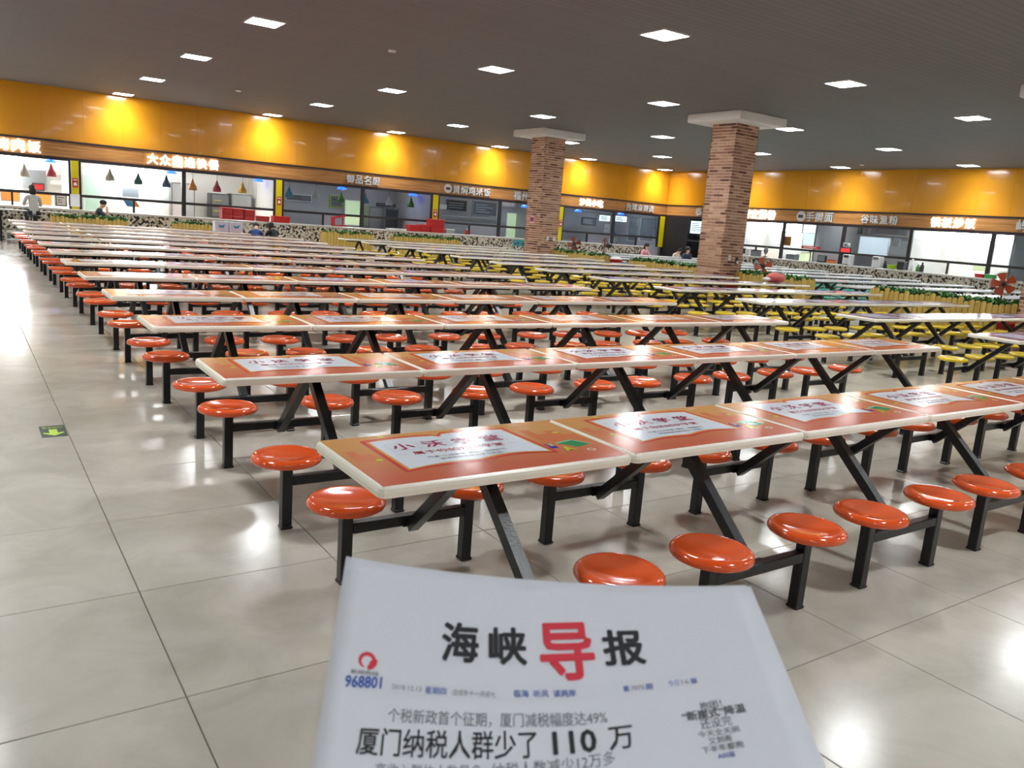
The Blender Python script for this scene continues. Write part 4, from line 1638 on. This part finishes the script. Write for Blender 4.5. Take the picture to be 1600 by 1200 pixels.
# bright self-service stall
panel('stall_door', 'b', 131, 273, 158, 335, BK, 'door_green', 'pale green door in the bright stall', 'door', 0.06, 'white_plastic')
panel('menu_lightbox', 'b', 172, 262, 255, 292, 3.0, 'light_box', 'large glowing white menu light box in the bright stall', 'light box', 0.12, 'white_plastic')
panel('photo_poster', 'b', 191, 293, 217, 309, BK, 'grey_plastic', 'grey photo poster in the bright stall', 'poster', 0.03, 'white_card')
panel('tall_cabinet', 'b', 269, 286, 303, 342, 3.2, 'grey_wall', 'grey tall cabinet behind the first mullion', 'cabinet', 0.4, 'steel_dark')
panel('oven', 'b', 331, 303, 357, 340, 2.6, 'steel_dark', 'steel oven in the bright stall, left one', 'oven', 0.6, 'dark_plastic', None, (3, 'yellow_paint'))
panel('oven', 'b', 363, 304, 392, 335, 2.6, 'steel', 'steel oven in the bright stall, right one', 'oven', 0.6, 'steel_dark')
tri = on_back(193, 322, YW + 1.4)
o = empty('price_pennant', (tri.x, tri.y, tri.z)); tag(o, 'colourful pennant card hanging in the bright stall', 'card')
obj('blue_part', MB().prism_y([(0, 0.2), (0.12, 0.0), (0.35, 0.0), (0.35, 0.2)], 0, 0.01), 'carton_blue', o)
obj('red_part', MB().prism_y([(0.36, 0.2), (0.36, 0.0), (0.55, 0.0), (0.42, 0.2)], 0, 0.01), 'shade_orange', o)
panel('stall_stove', 'b', 410, 292, 425, 320, 2.2, 'dark_plastic', 'dark boiler at the right of the bright stall', 'boiler', 0.4, 'steel_dark')
# dim stall
panel('menu_board', 'b', 448, 303, 486, 315, BK, 'grey_plastic', 'grey menu board, left one in the dim stall', 'menu', 0.04, 'white_card', None, (2, 'dark_plastic'))
panel('menu_board', 'b', 517, 306, 535, 324, BK, 'grey_plastic', 'grey menu board beside the lit doorway', 'menu', 0.04, 'lime_plastic', None, (2, 'dark_plastic'))
panel('lit_doorway', 'b', 540, 313, 562, 352, BK, 'lit_green', 'pale green lit doorway in the dim stall, left one', 'doorway', 0.04, 'white_plastic')
panel('lit_doorway', 'b', 645, 320, 665, 356, BK, 'lit_green', 'pale green lit doorway in the dim stall, right one', 'doorway', 0.04, 'white_plastic')
panel('extractor_hood', 'b', 578, 324, 612, 358, 2.8, 'steel', 'steel extractor cabinet in the dim stall', 'hood', 0.6, 'steel_dark')
panel('oven', 'b', 603, 327, 621, 358, 2.5, 'dark_plastic', 'dark upright oven in the dim stall', 'oven', 0.25, 'steel_dark')
panel('menu_board', 'b', 590, 318, 632, 324, BK, 'grey_plastic', 'narrow menu board above the steel cabinet', 'menu', 0.04, 'dark_plastic')
# stall left of the far column
panel('menu_board', 'b', 698, 312, 728, 330, 2.9, 'dark_plastic', 'dark menu board left of the farther column', 'menu', 0.04, 'grey_plastic', None, (3, 'grey_wall'))
panel('menu_board', 'b', 740, 314, 775, 338, BK, 'grey_plastic', 'grey menu board left of the farther column', 'menu', 0.04, 'grey_wall', None, (4, 'white_card'))
panel('paper_notice', 'b', 687, 319, 698, 327, 0.05, 'white_card', 'white paper notice in the window by the third pillar', 'notice', 0.01)
panel('lit_doorway', 'b', 793, 333, 815, 372, BK, 'lit_green', 'pale lit doorway left of the farther column', 'doorway', 0.04, 'white_plastic')
panel('counter_divider', 'b', 690, 336, 780, 350, 1.6, 'grey_wall', 'pale screen wall behind the counter, left of the farther column', 'screen', 0.05)
# stall right of the far column
panel('paper_notice', 'b', 937, 336, 953, 346, 0.05, 'pale_glow', 'left white notice sheet in the lit stall window', 'notice', 0.01, None, None, (4, 'grey_plastic'))
panel('paper_notice', 'b', 961, 337, 979, 347, 0.05, 'pale_glow', 'right white notice sheet in the lit stall window', 'notice', 0.01, None, None, (4, 'grey_plastic'))
panel('menu_board', 'b', 910, 340, 930, 352, 2.8, 'grey_plastic', 'grey menu board right of the farther column', 'menu', 0.04, 'dark_plastic', None, (3, 'white_card'))
panel('round_notice', 'b', 945, 350, 952, 364, 0.06, 'white_card', 'white and red notice on the mullion right of the farther column', 'notice', 0.01, None, None, (1, 'red_paint'))
for k_, (a_, b_) in enumerate(((984, 994), (1003, 1020))):
    o = panel('rear_window', 'b', a_, 340 + k_, b_, 376 + k_, 0.45, 'window_glass', 'white framed rear window near the corner, %s one' % ('left', 'right')[k_], 'window', 0.05, 'white_plastic')
    wd = [q for q in o.children if q.name.startswith('board')][0].dimensions
    obj('rail', MB().box(0, -0.01, wd.z * 0.58, wd.x, 0, wd.z * 0.62), 'white_plastic', o)
# right wall stalls
panel('menu_screen', 'r', 1080, 345, 1101, 366, 0.6, 'pale_glow', 'glowing menu screen left of the nearer column', 'screen', 0.06, 'dark_plastic', None, (5, 'grey_plastic'))
panel('menu_lightbox', 'r', 1181, 345, 1224, 361, 2.6, 'light_box', 'glowing white light box right of the nearer column', 'light box', 0.1, 'white_plastic')
panel('menu_lightbox', 'r', 1229, 347, 1252, 363, 2.6, 'light_box', 'smaller glowing light box beside the round-badge stall', 'light box', 0.1, 'white_plastic')
panel('brown_notice', 'r', 1226, 369, 1235, 384, 0.05, 'shade_orange', 'brown printed notice on the window mullion', 'notice', 0.01, None, None, (5, 'badge_dark'))
panel('menu_board', 'r', 1270, 350, 1318, 364, 3.3, 'grey_wall', 'menu board with bowl pictures, left one', 'menu', 0.04, 'white_card', None, (4, 'dark_plastic'))
panel('menu_board', 'r', 1325, 352, 1345, 364, 3.0, 'grey_plastic', 'menu board with bowl pictures, middle one', 'menu', 0.04, 'dark_plastic', None, (2, 'dark_plastic'))
panel('menu_board', 'r', 1362, 354, 1415, 369, 3.3, 'grey_plastic', 'menu board with bowl pictures, right one', 'menu', 0.04, 'grey_wall', None, (3, 'badge_dark'))
panel('pale_partition', 'r', 1256, 364, 1285, 384, 2.6, 'partition_glow', 'pale partition above the red banner', 'partition', 0.05, 'white_plastic')
panel('pale_partition', 'r', 1345, 370, 1385, 402, 2.6, 'partition_glow', 'pale partition behind the noodle stall', 'partition', 0.05, 'white_plastic')
panel('red_banner', 'r', 1252.5, 383.5, 1281, 390, -0.05, 'red_plastic', 'red banner with white lettering on the window transom', 'banner', 0.015, None, None, (1, 'white_card'))
mat('led_red', (255, 30, 30), 0.4, emit=4.0)
panel('led_display', 'r', 1314.5, 388, 1327, 394, -0.08, 'led_red', 'glowing red number display on the mullion', 'display', 0.05, 'dark_plastic')
panel('card_rack', 'r', 1318, 379, 1328, 386, -0.06, 'white_card', 'white card slips above the red number display', 'cards', 0.01, None, None, (3, 'dark_plastic'))
panel('menu_lightbox', 'r', 1466, 358, 1549, 376, 2.4, 'light_box', 'long glowing light box near the right edge', 'light box', 0.1, 'white_plastic')
panel('menu_lightbox', 'r', 1557, 362, 1582, 383, 2.4, 'light_box', 'short glowing light box at the right edge', 'light box', 0.1, 'white_plastic')
panel('round_sign', 'r', 1396, 372, 1405, 385, 1.5, 'white_card', 'white hanging card in the noodle stall', 'card', 0.02)
panel('pale_partition', 'r', 1521, 411, 1543, 425, 1.2, 'lit_green', 'pale green partition behind the fried rice counter', 'partition', 0.05)

# ------------------------------------------------------------------ things on the right counter
def on_counter(name, px, py, w, d, h, m, label, cat, top=None, tm='dark_plastic', xx=30.2, rz=0.0):
    P = on_right(px, py, xx)
    o = empty(name, (xx, P.y, 1.07), -math.pi / 2 + rz)
    tag(o, label, cat)
    obj('casing', MB().bbox(-w / 2, -d / 2, 0, w / 2, d / 2, h, min(0.02, h * 0.2)), m, o)
    if top == 'lid':
        obj('lid', MB().bbox(-w / 2 - 0.015, -d / 2 - 0.015, h, w / 2 + 0.015, d / 2 + 0.015, h + 0.03, 0.008), tm, o)
    elif top == 'screen':
        obj('screen', MB().bbox(-w * 0.42, -d / 2 - 0.01, h * 0.2, w * 0.42, -d / 2 + 0.002, h * 0.9, 0.004), tm, o)
    elif top == 'spout':
        s_ = MB().bbox(-w * 0.3, -d / 2 - 0.06, h * 0.7, w * 0.3, -d / 2, h * 0.95, 0.01)
        s_.bbox(-w * 0.35, -d / 2 - 0.08, 0.0, w * 0.35, -d / 2, 0.03, 0.006)
        obj('spout', s_, tm, o)
    return o


on_counter('cash_register', 1164, 396, 0.34, 0.3, 0.34, 'white_plastic', 'white cash register right beside the nearer column', 'register', 'screen')
on_counter('storage_tub', 1181, 397, 0.4, 0.3, 0.26, 'grey_plastic', 'grey tub on the counter right of the nearer column', 'tub', 'lid')
on_counter('storage_tub', 1238, 402, 0.5, 0.3, 0.22, 'grey_plastic', 'grey tub on the counter right of the first mullion', 'tub', 'lid', 'steel')
on_counter('storage_tub', 1257, 404, 0.3, 0.3, 0.34, 'lit_green', 'olive green tub on the right counter', 'tub', 'lid', 'steel')
on_counter('monitor', 1284, 406, 0.42, 0.12, 0.30, 'dark_plastic', 'dark monitor on the right counter', 'monitor', 'screen', 'grey_plastic')
on_counter('takeout_box', 1299, 408, 0.32, 0.2, 0.12, 'shade_orange', 'orange box on the right counter', 'box', 'lid', 'red_paint')
on_counter('coffee_machine', 1325, 409, 0.34, 0.3, 0.42, 'white_plastic', 'white and black machine right of the second mullion', 'machine', 'spout')
on_counter('stand_mixer', 1371, 413, 0.34, 0.3, 0.44, 'white_plastic', 'white stand mixer on the right counter', 'mixer', 'spout', 'grey_plastic')
on_counter('printer', 1409, 416, 0.28, 0.25, 0.30, 'dark_plastic', 'dark printer left of the third mullion', 'printer', 'lid', 'grey_plastic')
on_counter('takeout_box', 1531, 430, 0.28, 0.2, 0.1, 'red_plastic', 'red box on the counter near the right edge', 'box', 'lid', 'red_paint')
on_counter('takeout_box', 1548, 431, 0.34, 0.2, 0.11, 'green_plastic', 'green box on the counter near the right edge', 'box', 'lid', 'green_plastic')
P = on_right(1394, 417, 30.15)
o = empty('bowl', (30.15, P.y, 1.07)); tag(o, 'lime green bowl on the right counter', 'bowl')
obj('bowl_body', MB().lathe([(0.01, 0), (0.1, 0), (0.19, 0.12), (0.2, 0.16), (0.185, 0.16), (0.09, 0.02), (0.01, 0.02)], 20), 'lime_plastic', o)
obj('bowl_rim', MB().lathe([(0.186, 0.155), (0.205, 0.155), (0.205, 0.17), (0.186, 0.17)], 20), 'lime_plastic', o)
for k_, (px, py, h_, m_, lab) in enumerate(((1383, 414, 0.3, 'dark_plastic', 'dark bottle beside the lime green bowl'), (1424, 420, 0.46, 'white_plastic', 'tall white bottle right of the third mullion'),
                                            (1434, 421, 0.26, 'shade_green', 'green bottle right of the third mullion'), (1440, 422, 0.36, 'dark_plastic', 'dark bottle right of the third mullion'))):
    P = on_right(px, py, 30.2)
    bottle((30.2, P.y, 1.07), h_, 0.075, m_, 'white_plastic' if k_ == 1 else 'dark_plastic', lab)
P = on_right(1196, 398, 30.25)
fn = empty('table_fan', (30.25, P.y, 1.07), -math.pi / 2 - 0.4); tag(fn, 'small grey table fan on the right counter', 'fan')
obj('base', MB().lathe([(0.01, 0), (0.11, 0), (0.1, 0.03), (0.02, 0.05), (0.02, 0.16), (0.01, 0.16)], 16), 'grey_plastic', fn)
obj('grille', MB().lathe([(0.01, -0.06), (0.12, -0.05), (0.17, 0.0), (0.12, 0.05), (0.01, 0.06)], 20, 0, (0, 0, 0.28), 'y'), 'grey_plastic', fn)
obj('hub', MB().lathe([(0.01, -0.09), (0.04, -0.08), (0.045, -0.05), (0.01, -0.05)], 14, 0, (0, 0, 0.28), 'y'), 'dark_plastic', fn)

# ------------------------------------------------------------------ people (small, far away)
def person(label, loc, rz, seat, shirt, trousers=(44, 46, 54), lean=0.0, bow=0.0, hair='short', arms='table', headturn=0.0, cap=None):
    """seated figure looking along local +y; one continuous skin surface, hair as its child"""
    root = empty('person', (loc[0], loc[1], 0), rz)
    tag(root, label, 'person')
    s = seat
    V, R, K = [], [], []
    E = []
    def j(p, r, k, par=None):
        V.append(p); R.append(r); K.append(k)
        if par is not None:
            E.append((par, len(V) - 1))
        return len(V) - 1
    c, sn = math.cos(lean), math.sin(lean)
    def sp(y, z):            # spine point turned forward about the hip
        return (y * c + z * sn, z * c - y * sn)
    pel = j((0, 0, s + 0.09), (0.14, 0.10), 'T')
    y1, z1 = sp(0, 0.16); bel = j((0, y1, s + 0.09 + z1), (0.125, 0.095), 'T', pel)
    y2, z2 = sp(0.01, 0.34); ch = j((0, y2, s + 0.09 + z2), (0.15, 0.105), 'T', bel)
    y3, z3 = sp(0.0, 0.46); sh = j((0, y3, s + 0.09 + z3), (0.10, 0.075), 'T', ch)
    y4, z4 = sp(0.01, 0.54); nk = j((0, y4, s + 0.09 + z4), (0.05, 0.05), 'S', sh)
    hb = lean + bow
    hy, hz = y4 + 0.06 * math.sin(hb) + 0.01, s + 0.09 + z4 + 0.06 * math.cos(hb)
    h1 = j((0, hy, hz), (0.062, 0.07), 'S', nk)
    cy, cz = hy + 0.09 * math.sin(hb), hz + 0.09 * math.cos(hb)
    h2 = j((0, cy, cz), (0.076, 0.092), 'S', h1)
    h3 = j((0, cy + 0.07 * math.sin(hb), cz + 0.07 * math.cos(hb)), (0.055, 0.065), 'S', h2)
    zs = s + 0.09 + z3
    for sx in (-1, 1):
        a = j((sx * 0.165, y3, zs - 0.02), (0.062, 0.062), 'T', sh)
        if arms == 'table':
            b = j((sx * 0.24, y3 + 0.10, zs - 0.26), (0.047, 0.047), 'T', a)
            d = j((sx * 0.12, y3 + 0.30, max(zs - 0.24, s + 0.33)), (0.036, 0.036), 'T', b)
            e = j((sx * 0.06, y3 + 0.36, max(zs - 0.24, s + 0.33)), (0.032, 0.022), 'S', d)
        elif arms == 'chin':
            b = j((sx * 0.2, y3 + 0.18, zs - 0.24), (0.047, 0.047), 'T', a)
            if sx > 0:
                d = j((sx * 0.10, cy + 0.10, cz - 0.16), (0.034, 0.034), 'S', b)
                e = j((sx * 0.06, cy + 0.09, cz - 0.08), (0.03, 0.03), 'S', d)
            else:
                d = j((sx * 0.05, y3 + 0.42, zs - 0.28), (0.036, 0.036), 'T', b)
                e = j((0.02, y3 + 0.50, zs - 0.28), (0.032, 0.022), 'S', d)
        else:
            b = j((sx * 0.22, y3 + 0.03, zs - 0.28), (0.047, 0.047), 'T', a)
            d = j((sx * 0.2, y3 + 0.18, zs - 0.46), (0.036, 0.036), 'T', b)
            e = j((sx * 0.18, y3 + 0.25, zs - 0.50), (0.032, 0.024), 'S', d)
        hp = j((sx * 0.09, 0.02, s + 0.07), (0.09, 0.085), 'L', pel)
        kn = j((sx * 0.11, 0.40, s + 0.07), (0.066, 0.066), 'L', hp)
        an = j((sx * 0.11, 0.38, 0.09 if s < 0.6 else s - 0.36), (0.042, 0.045), 'L', kn)
        j((sx * 0.11, 0.52, 0.05 if s < 0.6 else s - 0.41), (0.04, 0.03), 'F', an)
    me = bpy.data.meshes.new('body')
    me.from_pydata(V, E, [])
    o = bpy.data.objects.new('body', me)
    sk = o.modifiers.new('skin', 'SKIN')
    sk.use_smooth_shade = True
    for i, d in enumerate(me.skin_vertices[0].data):
        d.radius = R[i]
        d.use_root = (i == 0)
    sb = o.modifiers.new('sub', 'SUBSURF')
    sb.levels = sb.render_levels = 2
    nm = evaluated(o)
    nm.name = 'body'
    sm = 'cloth_%d_%d_%d' % shirt
    mat(sm, shirt, 0.8)
    tmn = 'cloth_%d_%d_%d' % trousers
    mat(tmn, trousers, 0.8)
    nm.materials.clear()
    for q in (sm, 'skin', tmn, 'dark_plastic'):
        nm.materials.append(MATS[q])
    idx = {'T': 0, 'S': 1, 'L': 2, 'F': 3}
    # material by the nearest bone
    for p in nm.polygons:
        c_ = p.center
        best, bk = 1e9, 'T'
        for a, b in E:
            A, B = Vector(V[a]), Vector(V[b])
            ab = B - A
            t_ = max(0, min(1, (c_ - A).dot(ab) / max(ab.length_squared, 1e-9)))
            d2 = (c_ - A - ab * t_).length - R[b][0] * 0.6
            if d2 < best:
                best, bk = d2, K[b]
        p.material_index = idx[bk]
        p.use_smooth = True
    link('body', nm, root)
    hm = MB()
    uy, uz = math.sin(hb), math.cos(hb)
    fx, fz = math.cos(hb), -math.sin(hb)          # forward of the head in (y, z)
    hm.ball((0, cy + uy * 0.045 - fx * 0.025, cz + uz * 0.045 - fz * 0.025), 0.094, 0.105, 0.088)
    if hair == 'long':
        hm.ball((0, cy - fx * 0.055 - uy * 0.08, cz - fz * 0.055 - uz * 0.08), 0.098, 0.07, 0.16)
    if cap:
        obj('cap', hm, cap, root)
    else:
        obj('hair', hm, 'hair', root)
    fc = MB()
    for sx in (-1, 1):
        fc.ball((sx * 0.03, cy + fx * 0.088, cz + fz * 0.088 + 0.005), 0.012, 0.008, 0.007, 8, 5, 0)
    fc.ball((0, cy + fx * 0.088 - uy * 0.05, cz + fz * 0.088 - uz * 0.05), 0.02, 0.007, 0.006, 8, 5, 1)
    fc.ball((0, cy + fx * 0.097 - uy * 0.02, cz + fz * 0.097 - uz * 0.02), 0.012, 0.016, 0.02, 8, 5, 2)
    obj('face', fc, ['hair', 'red_paint', 'skin'], root)
    return root


def stool(loc, h, label):
    o = empty('bar_stool', loc)
    tag(o, label, 'stool')
    obj('seat', MB().lathe([(0.01, h - 0.05), (0.17, h - 0.05), (0.19, h - 0.02), (0.16, h), (0.01, h)], 20), 'dark_plastic', o)
    for k in range(4):
        a = math.pi / 4 + k * math.pi / 2
        obj('leg', MB().tube((0.1 * math.cos(a), 0.1 * math.sin(a), h - 0.05), (0.17 * math.cos(a), 0.17 * math.sin(a), 0), 0.015, n=8), 'dark_plastic', o)


pi = math.pi
stool((1.95, 28.95, 0), 0.86, 'black high stool under the person in grey')
person('person in pale grey top seen from behind at the bar table', (1.95, 28.95), 0.15, 0.86, (196, 196, 194), lean=0.12, bow=0.15, hair='long')
person('person in dark jacket resting chin on hand behind the left planter', (3.6, 29.0), -pi / 2, 0.60, (62, 64, 76), lean=0.35, bow=0.1, arms='chin')
stool((3.6, 29.0, 0), 0.60, 'low black stool under the person in dark jacket')
person('person in black slumped over the table end', (8.21, 25.13), 0.25, ZS, (28, 28, 34), lean=0.6, bow=0.5, hair='long')
person('person in blue bending over the table beside the one in black', (7.52, 25.13), -0.35, ZS, (52, 72, 120), lean=0.7, bow=0.3)
person('person in pink reading at a white table', (24.74, 26.3), pi, ZS, (226, 156, 164), lean=0.2, bow=0.35, hair='long')
person('person in beige jacket leaning left of the seated group', (26.5, 26.3), pi, ZS, (206, 196, 172), lean=0.6, bow=0.2)
person('person in navy facing the camera in the seated group', (25.28, 24.4), pi, ZS, (52, 58, 84), lean=0.25, bow=0.2, hair='long')
person('person in black seen from behind in the seated group', (26.5, 25.14), 0.0, ZS, (30, 30, 34), lean=0.35, bow=0.1)
person('cook in white with blue cap behind the back counter', (27.75, 31.9), pi - 0.3, 0.80, (226, 226, 228), lean=0.3, bow=0.2, cap='carton_blue')
stool((27.75, 31.9, 0), 0.80, 'stool under the cook behind the counter')
bpy.data.scenes.remove(TMP)
